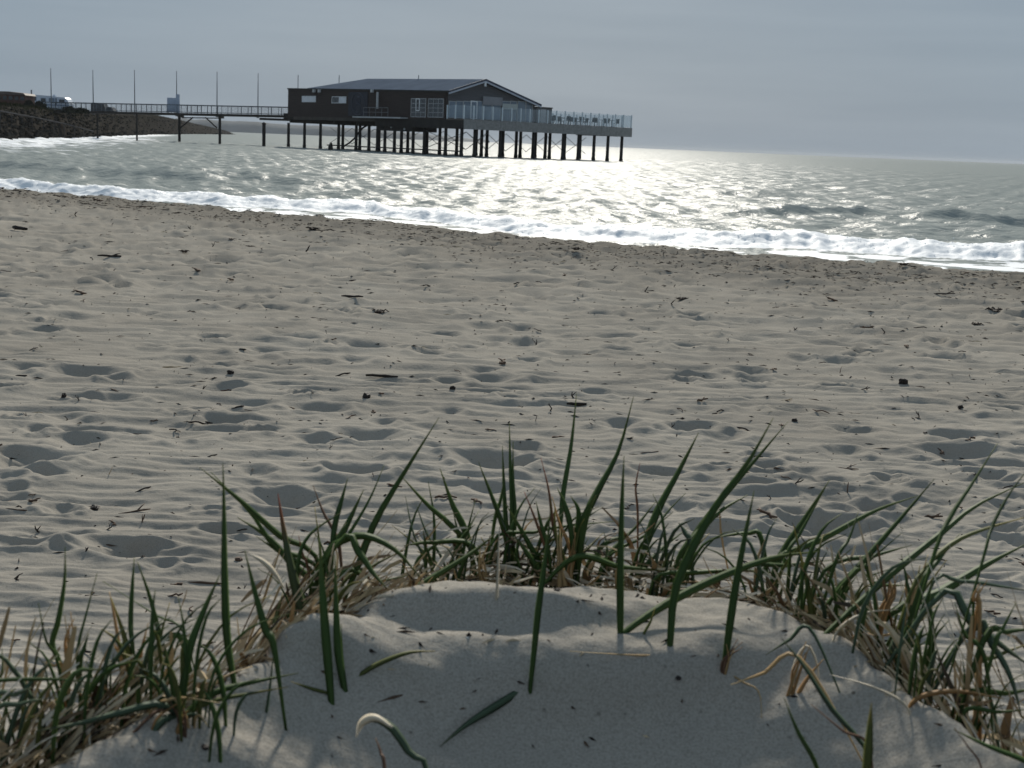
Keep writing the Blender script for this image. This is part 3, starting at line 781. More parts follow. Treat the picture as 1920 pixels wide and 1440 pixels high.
# windows in the long wall
def win(px0, px1, py0, py1, panes, fm, nm='window', u=-.09, rows=1, mats=None):
    va, z1 = on_u(px1, py0); vb, z0 = on_u(px0, py1); fw = 0.06
    mb = MB(); x0, x1 = u, u + .075
    mb.box(x0, x1, va, vb, z1 - fw, z1); mb.box(x0, x1, va, vb, z0, z0 + fw)
    mb.box(x0, x1, va, va + fw, z0 + fw, z1 - fw); mb.box(x0, x1, vb - fw, vb, z0 + fw, z1 - fw)
    w = mb.build(nm, fm, pav)
    st = (vb - va - 2*fw) / panes; sz_ = (z1 - z0 - 2*fw) / rows
    for k in range(panes):
        for r_ in range(rows):
            MB().box(x0 + .03, x1 - .012, va + fw + k*st + .015, va + fw + (k+1)*st - .015, z0 + fw + r_*sz_ + .012, z0 + fw + (r_+1)*sz_ - .012).build('pane', (mats[k] if mats else M['pane']), w)
    for k in range(1, panes): MB().box(x0 + .01, x1 - .004, va + fw + k*st - .02, va + fw + k*st + .02, z0 + fw, z1 - fw).build('mullion', fm, w)
    for r_ in range(1, rows): MB().box(x0 + .012, x1 - .006, va + fw, vb - fw, z0 + fw + r_*sz_ - .018, z0 + fw + r_*sz_ + .018).build('glazing_bar', fm, w)
    return w
win(567, 593, 180, 191.5, 2, M['white'], mats=[M['blind'], M['blind']])['label'] = 'small white framed window with closed blind'
win(623, 650, 181, 193.5, 2, M['white'], mats=[M['blind'], M['pane']])['label'] = 'small white framed window, half open'
win(771, 800, 184.5, 219.5, 3, M['greyframe'], 'french_window', rows=4)
win(803, 833, 185, 220, 3, M['greyframe'], 'french_window', rows=4)
# white casement ajar in the first french window
va, z1 = on_u(789, 184.5); vb, z0 = on_u(781, 208)
mb = MB(); mb.box(-.14, -.10, va, va + .1, z0, z1); mb.box(-.14, -.10, vb - .1, vb, z0, z1); mb.box(-.14, -.10, va + .1, vb - .1, z1 - .1, z1); mb.box(-.14, -.10, va + .1, vb - .1, z0, z0 + .1)
mb.build('casement', M['white'], pav)
# round emblem on a dark blue panel
va, z1 = on_u(691, 172.5); vb, z0 = on_u(654, 217)
em = MB().box(-.10, -.052, va, vb, z0, z1).build('emblem_panel', M['emblem'], pav)
vc, zc = (va + vb) / 2 - .1, (z0 + z1) / 2
def ring(cv, cz, a, b, n_=20, x=-.12): return MB().tube([(x, cv + a * cos(2*pi*k/n_), cz + b * sin(2*pi*k/n_)) for k in range(n_ + 1)], .05, 4)
ring(vc, zc, 1.35, 1.25).build('emblem_ring', M['emblem_line'], em)
ring(vc, zc + .42, .42, .40).build('emblem_stroke', M['emblem_line'], em)
ring(vc + .05, zc - .45, .62, .46).build('emblem_stroke', M['emblem_line'], em)
# flue pipe, balcony, lamps
v, z1 = on_u(713, 173); z0 = on_u(713, 204)[1]
MB().tube([(-.35, v, z0), (-.35, v, z1)], .14, 8).build('flue_pipe', M['greyframe'], pav)
for px in (592, 602, 701):
    v, z = on_u(px, 170.5); lm = MB().box(-.35, -.12, v - .2, v + .2, z - .18, z + .16).build('floodlight', M['greyframe'], pav)
    MB().tube([(-.12, v, z), (-.05, v, z + .1)], .04, 5).build('bracket', M['wire'], lm)
va, z0 = on_u(766, 219); vb, _ = on_u(676, 219)
MB().box(-1.1, -.06, va, vb, DZ - .12, DZ + .02).build('balcony_floor', M['greyframe'], pav)
va, _ = on_u(742, 219); vb, _ = on_u(696, 219)
bal = MB().tube([(-1.05, va, DZ + 1.0), (-1.05, vb, DZ + 1.0)], .035, 5).build('balcony_rail', M['wire'], pav)
MB().tube([(-1.05, va, DZ + .5), (-1.05, vb, DZ + .5)], .028, 5).build('middle_rail', M['wire'], bal)
for k in range(5):
    v = va + (vb - va) * k / 4
    MB().tube([(-1.05, v, DZ), (-1.05, v, DZ + 1.0)], .035, 5).build('rail_post', M['wire'], bal)
# floor structure
MB().box(.02, WU, VW + .02, VE, DZ - .42, DZ - .16).build('floor_slab', M['beam'], pav)
MB().box(-.1, .015, on_u(704, 225)[0], VE - 1.5, DZ - .50, DZ - .14).build('edge_beam', M['beam_light'], pav)
MB().box(-.1, .015, 0.1, on_u(704, 225)[0] - .02, DZ - 1.0, DZ - .125).build('edge_beam', M['beam'], pav)
va, vb = on_u(772, 230)[0], on_u(706, 230)[0]
und = MB().box(.2, 3.4, va, vb, DZ - 1.45, DZ - .45).build('service_box', M['beam'], pav)
for k, (px, py) in enumerate(((717, 232), (738, 232), (734, 238), (759, 242))):
    v, z = on_u(px, py, .2); MB().tube([(.1, v, z), (.22, v, z)], .13, 8).build('pipe_end', M['greyframe'], und)
MB().box(.3, 1.0, VE + .02, VE + 1.6, DZ - .55, DZ + .25).build('landing_block', M['beam'], pav)
# terrace
VT = 9.5
for k in range(12):
    u0 = .02 + (UE - .04) * k / 12; u1 = .02 + (UE - .04) * (k + 1) / 12 - .015
    MB().box(u0, u1, .05, (VW - .02 if u1 < WU else VT), DZ - .16, DZ).build('deck_panel', M['deck'], pav)
nf = 10
for k in range(nf):
    u0 = UE * k / nf; u1 = UE * (k + 1) / nf - .012
    MB().box(u0, u1, -.06, .045, DZ - 1.02, DZ - .01).build('fascia_panel', M['fascia'], pav)
for k in range(4):
    MB().box(UE, UE + .1, .05 + (VT - .05) * k / 4, .05 + (VT - .05) * (k + 1) / 4 - .012, DZ - 1.02, DZ - .01).build('fascia_panel', M['fascia'], pav)
# glass balustrade
HB = 1.42
def post(u, v, h=HB):
    MB().box(u - .055, u + .055, v - .055, v + .055, DZ, DZ + h).build('balustrade_post', M['alu'], pav)
def pane_u(u0, u1, v):
    MB().box(u0 + .06, u1 - .06, v - .012, v + .012, DZ + .06, DZ + HB - .04).build('glass_pane', M['glass'], pav)
def pane_v(v0, v1, u):
    MB().box(u - .012, u + .012, v0 + .06, v1 - .06, DZ + .06, DZ + HB - .04).build('glass_pane', M['glass'], pav)
NP = 19
for k in range(NP + 1):
    u = .05 + (UE - .1) * k / NP; post(u, .1)
    if k < NP: pane_u(u, u + (UE - .1) / NP, .1)
for k in range(1, 3):
    v = .1 + (VW - .25) * k / 2; post(.05, v)
for k in range(2): pane_v(.1 + (VW - .25) * k / 2, .1 + (VW - .25) * (k + 1) / 2, .05)
for k in range(1, 7):
    v = .1 + (VT - .2) * k / 6; post(UE - .05, v); pane_v(v - (VT - .2) / 6, v, UE - .05)
for k in range(1, 9):
    u = UE - .05 - k * 1.28
    if u > WU + .3: post(u, VT - .1); pane_u(u, u + 1.28, VT - .1)
# glazing, doors and boards on the gable wall
def gbox(px0, px1, py0, py1, nm, m, d0=.07, d1=.035, par=None):
    ua, z1 = on_v(px0, py0, VW); ub, z0 = on_v(px1, py1, VW)
    z0 = max(z0, DZ + .02)
    return MB().box(ua, ub, VW - d0, VW - d1, z0, z1).build(nm, m, par or pav)
for a, b in ((841, 853), (854.5, 867), (868.5, 881), (894.5, 903), (904.5, 921), (922.5, 937), (941, 955), (956, 967), (970, 984), (985.5, 997)):
    w = gbox(a, b, 189, 221 + (a - 841) * 0.062, 'window', M['greyframe'])
    gbox(a + 1, b - 1, 190.2, 220 + (a - 841) * 0.062, 'pane', M['bluepane'], .09, .072, w)
d = gbox(882, 893.5, 188.5, 223.5, 'door', M['white'], .08); gbox(884, 891.5, 191, 222, 'pane', M['bluepane'], .1, .082, d)
gbox(904, 940, 180.5, 198.5, 'sign_board', M['board'], .2, .1)['label'] = 'blank grey board on the gable'
gbox(939.5, 967.5, 194, 206, 'sun_screen', M['cream'], .3, .2)
# piles: a grid under hall and terrace
pile_me = MB().tube([(0, 0, -1.5), (0, 0, .35), (0, 0, .36), (0, 0, 1.1), (0, 0, DZ - .9)], [.22, .22, .19, .18, .17], 8).mesh('pile', True)
def pile(u, v): return link_mesh('pile', pile_me, M['pile'], pav, (u, v, 0))
us = [.35, 5.9, 11.6, 17.6, UE - .4]
vsn = [.4, 3.2, 7.2, 11.4, 15.6, 20.2, 25.2, 30.2, VE - .35]
for px in (541, 571, 601, 635, 668, 692, 708, 722, 740, 753, 775, 796, 836, 866): pile(.35, on_u(px, 250, .35)[0])
for px in (643, 675, 711, 765, 801, 825, 857): pile(5.0, on_u(px, 250, 5.0)[0])
for px in (890, 938, 1000, 1056, 1085, 1114, 1140, 1166): pile(on_v(px, 265, .4)[0], .4)
for px in (903, 913, 943, 968, 976, 1004, 1023, 1031, 1059): pile(on_v(px, 265, 5.0)[0], 5.0)
for px in (893, 1088): pile(on_v(px, 265, 8.6)[0], 8.6)
ux = sorted(us + [8.8, 14.6, 20.6])
for k in range(len(ux) - 1):
    a, b = ux[k], ux[k + 1]
    for s_ in (0, 1):
        MB().tube([(a, VT - 2.3, 2.6 if s_ else .7), (b, VT - 2.3, .7 if s_ else 2.6)], .035, 4).build('cross_brace', M['wire'], pav)
for k in range(1, 8):
    a, b = vsn[k], vsn[k + 1]
    for s_ in (0, 1):
        MB().tube([(5.9, a, 2.6 if s_ else .7), (5.9, b, .7 if s_ else 2.6)], .035, 4).build('cross_brace', M['wire'], pav)
for v in vsn: MB().box(.1, (WU if v > VT else UE) - .1, v - .14, v + .14, DZ - .88, DZ - .44).build('cross_beam', M['beam'], pav)
MB().tube([(.1, vsn[0] + .3, .55), (.1, VE - 9, .5)], .07, 5).build('tie_beam', M['beam'], pav)
# drain pipe sagging from the floor to the water
pts = []
for px, py in ((690, 234), (680, 240), (672, 250), (664, 260), (655, 268), (645, 274)):
    v, z = on_u(px, py, .8); pts.append((.8, v, max(z, .05)))
MB().tube(pts, .1, 6).build('drain_pipe', M['pile'], pav)

# shed and furniture on the terrace (things of their own)
def uv(u, v, z=0): p = C0 + U * u + V * v; return (p[0], p[1], z)
ua, _ = on_v(1006, 230, 4.0); ub, _ = on_v(1034, 231, 4.0)
sh = empty('terrace_shed', uv(ua, 4.0, DZ + .004), ALP); tag(sh, 'small grey flat-roofed shed on the terrace beside the gable', 'shed')
MB().box(0, ub - ua, 0, 2.0, 0, 1.75).build('shed_wall', M['shed'], sh)
MB().box(-.08, ub - ua + .08, -.08, 2.08, 1.752, 1.85).build('shed_roof', M['beam_light'], sh)
MB().box(.5, 1.3, -.04, -.003, .05, 1.6).build('shed_door', M['greyframe'], sh)
def chair_proto():
    e = empty('terrace_chair')
    MB().box(-.24, .24, -.24, .24, .42, .48).build('seat', M['furn'], e)
    MB().hexa([(-.24, .19, .482), (.24, .19, .482), (.24, .23, .482), (-.24, .23, .482), (-.23, .27, .95), (.23, .27, .95), (.23, .31, .95), (-.23, .31, .95)]).build('backrest', M['furn'], e)
    for sx in (-1, 1):
        for sy in (-1, 1): MB().tube([(sx*.2, sy*.2, .42), (sx*.23, sy*.23, 0)], .02, 5).build('leg', M['furn'], e)
    return e
def table_proto():
    e = empty('terrace_table')
    MB().box(-.4, .4, -.4, .4, .72, .76).build('table_top', M['furn'], e)
    MB().tube([(0, 0, .72), (0, 0, .04)], .04, 6).build('leg', M['furn'], e)
    MB().box(-.25, .25, -.25, .25, 0, .04).build('base', M['furn'], e)
    return e
cp_, tp_ = chair_proto(), table_proto(); first = [True, True]; rr = random.Random(11)
spots = [(WU + 2.6, 1.5), (WU + 4.6, 1.3), (WU + 6.6, 1.6), (WU + 8.6, 1.3), (WU + 10.4, 1.6), (WU + 3.4, 4.8), (WU + 6.0, 4.6), (WU + 8.6, 4.9)]
for (u, v) in spots:
    if u > UE - .9: continue
    t_ = tp_ if first[0] else copy_tree(tp_); first[0] = False
    t_.location = uv(u, v, DZ + .004); t_.rotation_euler = (0, 0, ALP)
    tag(t_, 'dark square terrace table among the chairs behind the glass balustrade', 'table', 'tables on the terrace')
    for du, dv, rz in ((-.75, 0, pi/2), (.75, 0, -pi/2), (0, .8, 0)):
        if u + du > UE - .4: continue
        c_ = cp_ if first[1] else copy_tree(cp_); first[1] = False
        c_.location = uv(u + du, v + dv, DZ + .004); c_.rotation_euler = (0, 0, ALP + rz + rr.uniform(-.3, .3))
        tag(c_, 'dark terrace chair by a table behind the glass balustrade', 'chair', 'chairs on the terrace')

# ------------------------------------------------------------------ walkway to the pavilion
YW = 168.0
wx1, wz1 = atd(541, 216, YW)[0], atd(541, 216, YW)[2]
wx0, wz0 = atd(85, 206.5, YW)[0], atd(85, 206.5, YW)[2]
M['rail'] = plain('grey_railing', (0.07, 0.085, 0.10), 0.5, 0.15, 2)
wk = empty('pier_walkway', (wx0, YW, 0)); tag(wk, 'long narrow footbridge with grey railing from the dike to the pavilion', 'footbridge')
def wz(x): return wz0 + (wz1 - wz0) * (x - 0) / (wx1 - wx0)
LW = wx1 - wx0
nd = 14
for k in range(nd):
    a, b = LW * k / nd, LW * (k + 1) / nd - .01
    MB().hexa([(a, 0, wz(a) - .28), (b, 0, wz(b) - .28), (b, 2.2, wz(b) - .28), (a, 2.2, wz(a) - .28), (a, 0, wz(a)), (b, 0, wz(b)), (b, 2.2, wz(b)), (a, 2.2, wz(a))]).build('deck_section', M['beam'], wk)
for y in (.06, 2.14):
    r1_ = MB().tube([(0, y, wz(0) + .98), (LW, y, wz(LW) + .98)], .045, 5).build('handrail', M['rail'], wk)
    MB().tube([(0, y, wz(0) + .12), (LW, y, wz(LW) + .12)], .025, 4).build('bottom_rail', M['rail'], r1_)
    npst = 24
    for k in range(npst + 1):
        x = LW * k / npst
        MB().box(x - .035, x + .035, y - .035, y + .035, wz(x) + .002, wz(x) + .95).build('railing_post', M['rail'], wk)
    mb = MB()
    nbal = int(LW / .16)
    for k in range(nbal):
        x = LW * k / nbal; mb.box(x - .009, x + .009, y - .009, y + .009, wz(x) + .12, wz(x) + .96)
    b_ = mb.build('balusters', M['rail'], wk); b_['kind'] = 'stuff'
for px in (411, 335):
    x = atd(px, 240, YW)[0] - wx0
    for y in (.35, 1.85): MB().tube([(x + (y - .35) * (x + wx0) / YW, y, -1.5), (x + (y - .35) * (x + wx0) / YW, y, wz(x) - .29)], .17, 8).build('pile', M['pile'], wk)
    MB().box(x - .16, x + .16, .1, 2.1, wz(x) - .55, wz(x) - .285).build('cross_beam', M['beam'], wk)
for px in (181, 255):
    x = atd(px, 225, YW)[0] - wx0
    for y in (.35, 1.85): MB().tube([(x + (y - .35) * (x + wx0) / YW, y, -1.0), (x + (y - .35) * (x + wx0) / YW, y, wz(x) - .29)], .12, 6).build('pile', M['pile'], wk)
for (a, b) in (((338, 240), (362, 220)), ((407, 240), (385, 220))):
    p, q = atd(*a, YW + .35), atd(*b, YW + .35)
    MB().tube([(p[0] - wx0, .35, p[2]), (q[0] - wx0, .35, q[2])], .09, 5).build('strut', M['beam'], wk)
p, q = atd(340, 220.5, YW), atd(411, 221.5, YW)
MB().tube([(p[0] - wx0, .35, p[2]), (q[0] - wx0, .35, q[2])], .07, 5).build('stringer', M['beam'], wk)
p, q = atd(486, 222.5, YW), atd(541, 224.5, YW)
MB().hexa([(p[0] - wx0, .1, p[2] - .15), (q[0] - wx0, .1, q[2] - .15), (q[0] - wx0, 1.2, q[2] - .15), (p[0] - wx0, 1.2, p[2] - .15), (p[0] - wx0, .1, p[2] + .12), (q[0] - wx0, .1, q[2] + .12), (q[0] - wx0, 1.2, q[2] + .12), (p[0] - wx0, 1.2, p[2] + .12)]).build('lower_landing', M['beam'], wk)
# lone pile beside the walkway
p = atd(495, 229, YW - 3); e = empty('mooring_pile', (p[0], p[1], 0)); tag(e, 'lone dark mooring pile in the water between walkway and pavilion', 'pile')
MB().tube([(0, 0, -1.5), (0, 0, p[2] - .3)], .21, 8).build('shaft', M['pile'], e)
MB().tube([(0, 0, p[2] - .3), (0, 0, p[2] - .12), (0, 0, p[2])], [.25, .25, .08], 8).build('pile_cap', M['pile'], e)
p = atd(620, 271, 150); e = empty('marker_stump', (p[0], p[1], 0)); tag(e, 'short dark stump sticking out of the water under the pavilion', 'stump')
MB().tube([(0, 0, -1), (0, 0, .45), (.05, 0, .85)], [.3, .26, .12], 7).build('stump_shaft', M['pile'], e)
# flagpoles
words = ['leftmost of the flagpoles, rising in front of the white motorhome', 'flagpole by the dark parked van, second from the left', 'flagpole over the dike slope, third from the left',
         'flagpole directly behind the pale notice board', 'flagpole above the propped pile of the walkway', 'rightmost flagpole on the walkway, nearest the pavilion']
for k, (px, py) in enumerate(((95, 130), (174, 133), (252, 133), (331, 135), (407, 136), (484, 139))):
    t_ = atd(px, py, YW + 2.3); x = t_[0]; zb = wz(x - wx0)
    e = empty('flagpole', (x, YW + 2.3, zb)); tag(e, 'thin grey ' + words[k], 'flagpole', 'flagpoles along the walkway')
    MB().tube([(0, 0, -.35), (0, 0, (t_[2] - zb) * .5), (0, 0, t_[2] - zb)], [.075, .06, .035], 6).build('shaft', M['wire'], e)
    MB().blob((0, 0, t_[2] - zb + .05), .06, .06, .06, 1, 0, 6, 4).build('finial', M['wire'], e)
    MB().box(-.14, .14, -.14, .04, -.38, -.1).build('bracket', M['rail'], e)
# notice board: two pale panels
M['notice'] = plain('pale_panel', (0.34, 0.40, 0.50), 0.5, 0.1, 1.5)
p, q = atd(313.5, 183, YW + 1.2), atd(330, 214, YW + 1.2); zb = wz((p[0] + q[0]) / 2 - wx0)
e = empty('notice_board', (p[0], YW + 1.2, zb + .003)); tag(e, 'pale blue grey notice board with tall side slab on the walkway', 'notice board')
MB().box(0, q[0] - p[0], -.06, .06, .12, p[2] - zb).build('panel', M['notice'], e)
for x in (.12, q[0] - p[0] - .12): MB().box(x - .04, x + .04, -.055, .055, 0, .119).build('foot', M['rail'], e)
r_ = atd(336.5, 177, YW + 1.2)
MB().box(q[0] - p[0] + .02, r_[0] - p[0], -.12, .12, 0, r_[2] - zb).build('side_slab', M['notice'], e)

# ------------------------------------------------------------------ on the dike
M['tyre'] = plain('tyre', (0.012, 0.012, 0.012), 0.85, 0.2, 8)
M['vanwhite'] = plain('motorhome_white', (0.55, 0.60, 0.68), 0.4, 0.06, 1.5)
M['vanblue'] = plain('motorhome_band', (0.20, 0.26, 0.36), 0.4, 0.1, 1.5)
M['vandark'] = plain('van_dark', (0.025, 0.032, 0.036), 0.4, 0.15, 1.5)
M['hutbrown'] = plain('hut_brown', (0.11, 0.055, 0.042), 0.75, 0.3, 1.5)
M['hutroof'] = plain('hut_roof', (0.13, 0.10, 0.09), 0.7, 0.2, 1.5)
def wheels(e, xs, y0, y1, r=.34):
    for x in xs:
        for y, d_ in ((y0, -1), (y1, 1)):
            n_ = 12
            mb = MB().tube([(x, y - .1, r), (x, y + .1, r)], r, n_); w = mb.build('wheel', M['tyre'], e)
            MB().tube([(x, y + d_ * .1, r), (x, y + d_ * .13, r)], r * .55, 8).build('hubcap', M['greyframe'], w)
def base_at(px, py, Y): p = atd(px, py, Y); return p
# motorhome
p = base_at(62, 207.5, 196); L_ = atd(130, 207, 196)[0] - p[0]
mh = empty('motorhome', (p[0], 196, p[2])); tag(mh, 'white motorhome parked side-on on top of the dike behind the railing', 'motorhome')
H_ = atd(75, 178, 196)[2] - p[2]
o1 = [(0, .35), (L_, .35), (L_, H_ * .52), (L_ * .93, H_ * .82), (L_ * .88, H_ * .9), (L_ * .45, H_ * .97), (.15, H_), (0, H_ * .93)]
MB().prism(o1, 0, 2.1).build('body', M['vanwhite'], mh)
for a, b, c, d_, m_ in ((.03, .10, .62, .90, 'pane'), (.22, .36, .55, .82, 'pane'), (.44, .60, .60, .84, 'bluepane'), (.62, .66, .40, .84, 'pane'), (.72, .88, .58, .78, 'pane')):
    w = MB().box(L_ * a, L_ * b, -.03, -.003, H_ * c, H_ * d_).build('window', M['vanblue'], mh)
    MB().box(L_ * a + .05, L_ * b - .05, -.045, -.032, H_ * c + .05, H_ * d_ - .05).build('pane', M[m_], w)
MB().box(.05, L_ * .98, -.025, -.003, H_ * .36, H_ * .44).build('stripe', M['vanblue'], mh)
MB().box(L_ * .5, L_ * .56, .8, 1.2, H_ * .95, H_ * 1.06).build('roof_vent', M['vanwhite'], mh)
wheels(mh, (L_ * .2, L_ * .82), .1, 2.0)
# dark van and small car further along
p = base_at(172, 214.5, 186); L_ = atd(196.5, 214, 186)[0] - p[0]; H_ = atd(180, 192.5, 186)[2] - p[2]
vn = empty('dark_van', (p[0], 186, p[2])); tag(vn, 'dark boxy van parked on the dike below the second flagpole', 'van')
MB().prism([(0, .25), (L_, .25), (L_, H_ * .62), (L_ * .9, H_ * .94), (L_ * .8, H_), (.08, H_), (0, H_ * .9)], 0, 1.8).build('body', M['vandark'], vn)
for a, b in ((.08, .42), (.48, .84)):
    w = MB().box(L_ * a, L_ * b, -.03, -.003, H_ * .55, H_ * .88).build('window', M['rail'], vn); MB().box(L_ * a + .05, L_ * b - .05, -.045, -.032, H_ * .58, H_ * .85).build('pane', M['pane'], w)
wheels(vn, (L_ * .22, L_ * .78), .08, 1.72, .3)
p = base_at(197.5, 214.5, 184); L_ = atd(214, 214, 184)[0] - p[0]; H_ = atd(205, 200.5, 184)[2] - p[2]
cr_ = empty('small_car', (p[0], 184, p[2])); tag(cr_, 'small dark car on the dike just right of the dark van', 'car')
MB().prism([(0, .2), (L_, .2), (L_, H_ * .55), (L_ * .86, H_ * .6), (L_ * .72, H_ * .97), (L_ * .25, H_), (.04, H_ * .66)], 0, 1.6).build('body', M['vandark'], cr_)
w = MB().box(L_ * .25, L_ * .68, -.03, -.003, H_ * .62, H_ * .9).build('window', M['rail'], cr_); MB().box(L_ * .25 + .04, L_ * .68 - .04, -.045, -.032, H_ * .64, H_ * .88).build('pane', M['pane'], w)
wheels(cr_, (L_ * .24, L_ * .76), .08, 1.52, .22)
# brown hut at the left edge
p = base_at(-30, 200, 172); q = atd(47, 201, 172); L_ = q[0] - p[0]; H_ = atd(20, 171.5, 172)[2] - p[2]
ht = empty('brown_hut', (p[0], 172, p[2] - .3)); tag(ht, 'reddish brown wooden hut with a dark window strip at the left edge of the dike', 'hut')
H_ += .3
MB().box(0, L_, 0, 3.5, 0, H_ * .82).build('wall', M['hutbrown'], ht)
MB().prism([(-.15, H_ * .823), (L_ + .15, H_ * .823), (L_ - .1, H_ * .93), (L_ * .62, H_), (L_ * .2, H_ * .98), (-.15, H_ * .9)], -.15, 3.65).build('roof', M['hutroof'], ht)
for k in range(7):
    w = MB().box(.15 + k * L_ / 7, .15 + k * L_ / 7 + L_ / 7 - .15, -.05, -.003, H_ * .52, H_ * .78).build('window', M['hutbrown'], ht)
    MB().box(.2 + k * L_ / 7, .1 + k * L_ / 7 + L_ / 7 - .15, -.065, -.052, H_ * .55, H_ * .75).build('pane', M['pane'], w)
# shrubs
M['shrub'] = plain('dark_shrub', (0.022, 0.026, 0.016), 0.9, 0.4, 1.0)
def shrub(px0, px1, py0, py1, Y, label):
    a, b = atd(px0, py1, Y), atd(px1, py0, Y); w = (b[0] - a[0]) / 2; h = b[2] - a[2]
    e = empty('shrub', ((a[0] + b[0]) / 2, Y, a[2] - .15)); tag(e, label, 'shrub')
    r_ = random.Random(int(px0)); mb = MB()
    for k in range(700):
        th_ = r_.uniform(0, 2*pi); ph = math.acos(r_.uniform(-.5, 1)); q = r_.uniform(.55, 1.0) * (1 + .18 * sin(3 * th_ + px0) )
        c = Vector((w * q * sin(ph) * cos(th_), w * q * sin(ph) * sin(th_), .15 + h * .42 + h * .58 * q * cos(ph)))
        d1 = Vector((r_.gauss(0, 1), r_.gauss(0, 1), r_.gauss(0, 1))).normalized() * .13; d2 = d1.orthogonal().normalized() * .07
        mb.add([c - d1, c - d2, c + d1, c + d2], [(0, 1, 2, 3)])
    mb.build('crown', M['shrub'], e)
    mb = MB()
    for k in range(5): mb.tube([(0, 0, 0), (r_.uniform(-.5, .5) * w, r_.uniform(-.5, .5) * w, h * .75)], [.06, .02], 5)
    mb.build('stem', M['wood_dark'], e)
shrub(46, 63, 189, 206, 168, 'dark rounded shrub between the brown hut and the motorhome')
shrub(64, 86, 190, 209, 166, 'dark rounded shrub in front of the left end of the motorhome')
shrub(118, 142, 200, 213, 166, 'low dark shrub below the front of the motorhome')
shrub(140, 166, 203, 214, 168, 'low spreading shrub on the crest left of the dark van')
# rail running down the face of the dike
M['pipe'] = plain('handrail_grey', (0.075, 0.075, 0.078), 0.9, 0.15, 2, spec=0.0)
pts = []
for px, py in ((-120, 184), (0, 208), (60, 219), (120, 231.5), (175, 246)):
    tt = np.interp(px, [-120, 0, 175], [118, 126, 178]); pts.append(atd(px, py, tt))
e = empty('slope_rail', tuple(pts[0])); tag(e, 'grey handrail running diagonally down the face of the dike', 'handrail')
rel = [p - pts[0] for p in pts]
MB().tube(rel, .075, 6).build('handrail', M['pipe'], e)
for a, b in zip(rel[:-1], rel[1:]):
    for t in (.0, .33, .66):
        q = a * (1 - t) + b * t; MB().tube([q, q - np.array([0, 0, 1.6])], .05, 5).build('rail_post', M['pipe'], e)
# short post by the hut
p = atd(59.5, 170, 176); q = atd(59.5, 196, 176)
e = empty('dike_post', tuple(q)); tag(e, 'short thin post standing on the dike left of the motorhome', 'post')
MB().tube([(0, 0, -.4), (0, 0, p[2] - q[2])], .09, 6).build('post_shaft', M['wire'], e)
MB().blob((0, 0, p[2] - q[2] + .04), .12, .12, .07, 2, .05, 6, 4).build('post_cap', M['wire'], e)
# ------------------------------------------------------------------ marram grass on the dune
def spline(P, n):
    P = [np.array(p, float) for p in P]
    P = [2 * P[0] - P[1]] + P + [2 * P[-1] - P[-2]]
    out_ = []
    m = len(P) - 3
    for i in range(n):
        s_ = i / (n - 1) * m; k = min(int(s_), m - 1); t = s_ - k
        a, b, c, d_ = P[k:k + 4]
        out_.append(0.5 * (2*b + (c - a)*t + (2*a - 5*b + 4*c - d_)*t*t + (3*b - a - 3*c + d_)*t**3))
    return out_
def blade_mesh(pts, w, tw=0.3, fold=0.22, stem=0.45, n=15, blunt=False, thick=0.0005):
    """pts base -> tip in metres; w full width in metres; folded leaf with a closed thin section"""
    c = spline(pts, n); vs_ = []; ts = []
    for i, p in enumerate(c):
        t = i / (n - 1)
        tg = c[min(i + 1, n - 1)] - c[max(i - 1, 0)]; tg = tg / (np.linalg.norm(tg) + 1e-9)
        view = p - CP; view /= np.linalg.norm(view)
        sd = np.cross(tg, view); sd /= (np.linalg.norm(sd) + 1e-9); nr = np.cross(sd, tg)
        a = tw * (0.6 + 0.8 * t)
        s2 = sd * cos(a) + nr * sin(a); n2 = np.cross(s2, tg)
        tq = min(1, t / .55); wi = w / 2 * (stem + (1 - stem) * tq * tq * (3 - 2 * tq)) * ((1 - t ** 2.6) ** 0.95 if not blunt else 1.0)
        wi *= 1 + 0.05 * sin(9 * t + w * 3000)
        wi = max(wi, 0.0004)
        vs_ += [p - s2 * wi, p - n2 * (fold * wi * 2), p + s2 * wi, p - n2 * (fold * wi * 2 + thick + wi * 0.06)]
        ts += [t] * 4
    fs = []
    for i in range(n - 1):
        for k in range(4): fs.append((i*4 + k, i*4 + (k+1) % 4, (i+1)*4 + (k+1) % 4, (i+1)*4 + k))
    fs += [(3, 2, 1, 0), ((n-1)*4, (n-1)*4+1, (n-1)*4+2, (n-1)*4+3)]
    me = bpy.data.meshes.new('blade'); me.from_pydata([tuple(v) for v in vs_], [], fs)
    me.attributes.new('t', 'FLOAT', 'POINT').data.foreach_set('value', ts)
    me.polygons.foreach_set('use_smooth', [True] * len(me.polygons)); me.update()
    return me
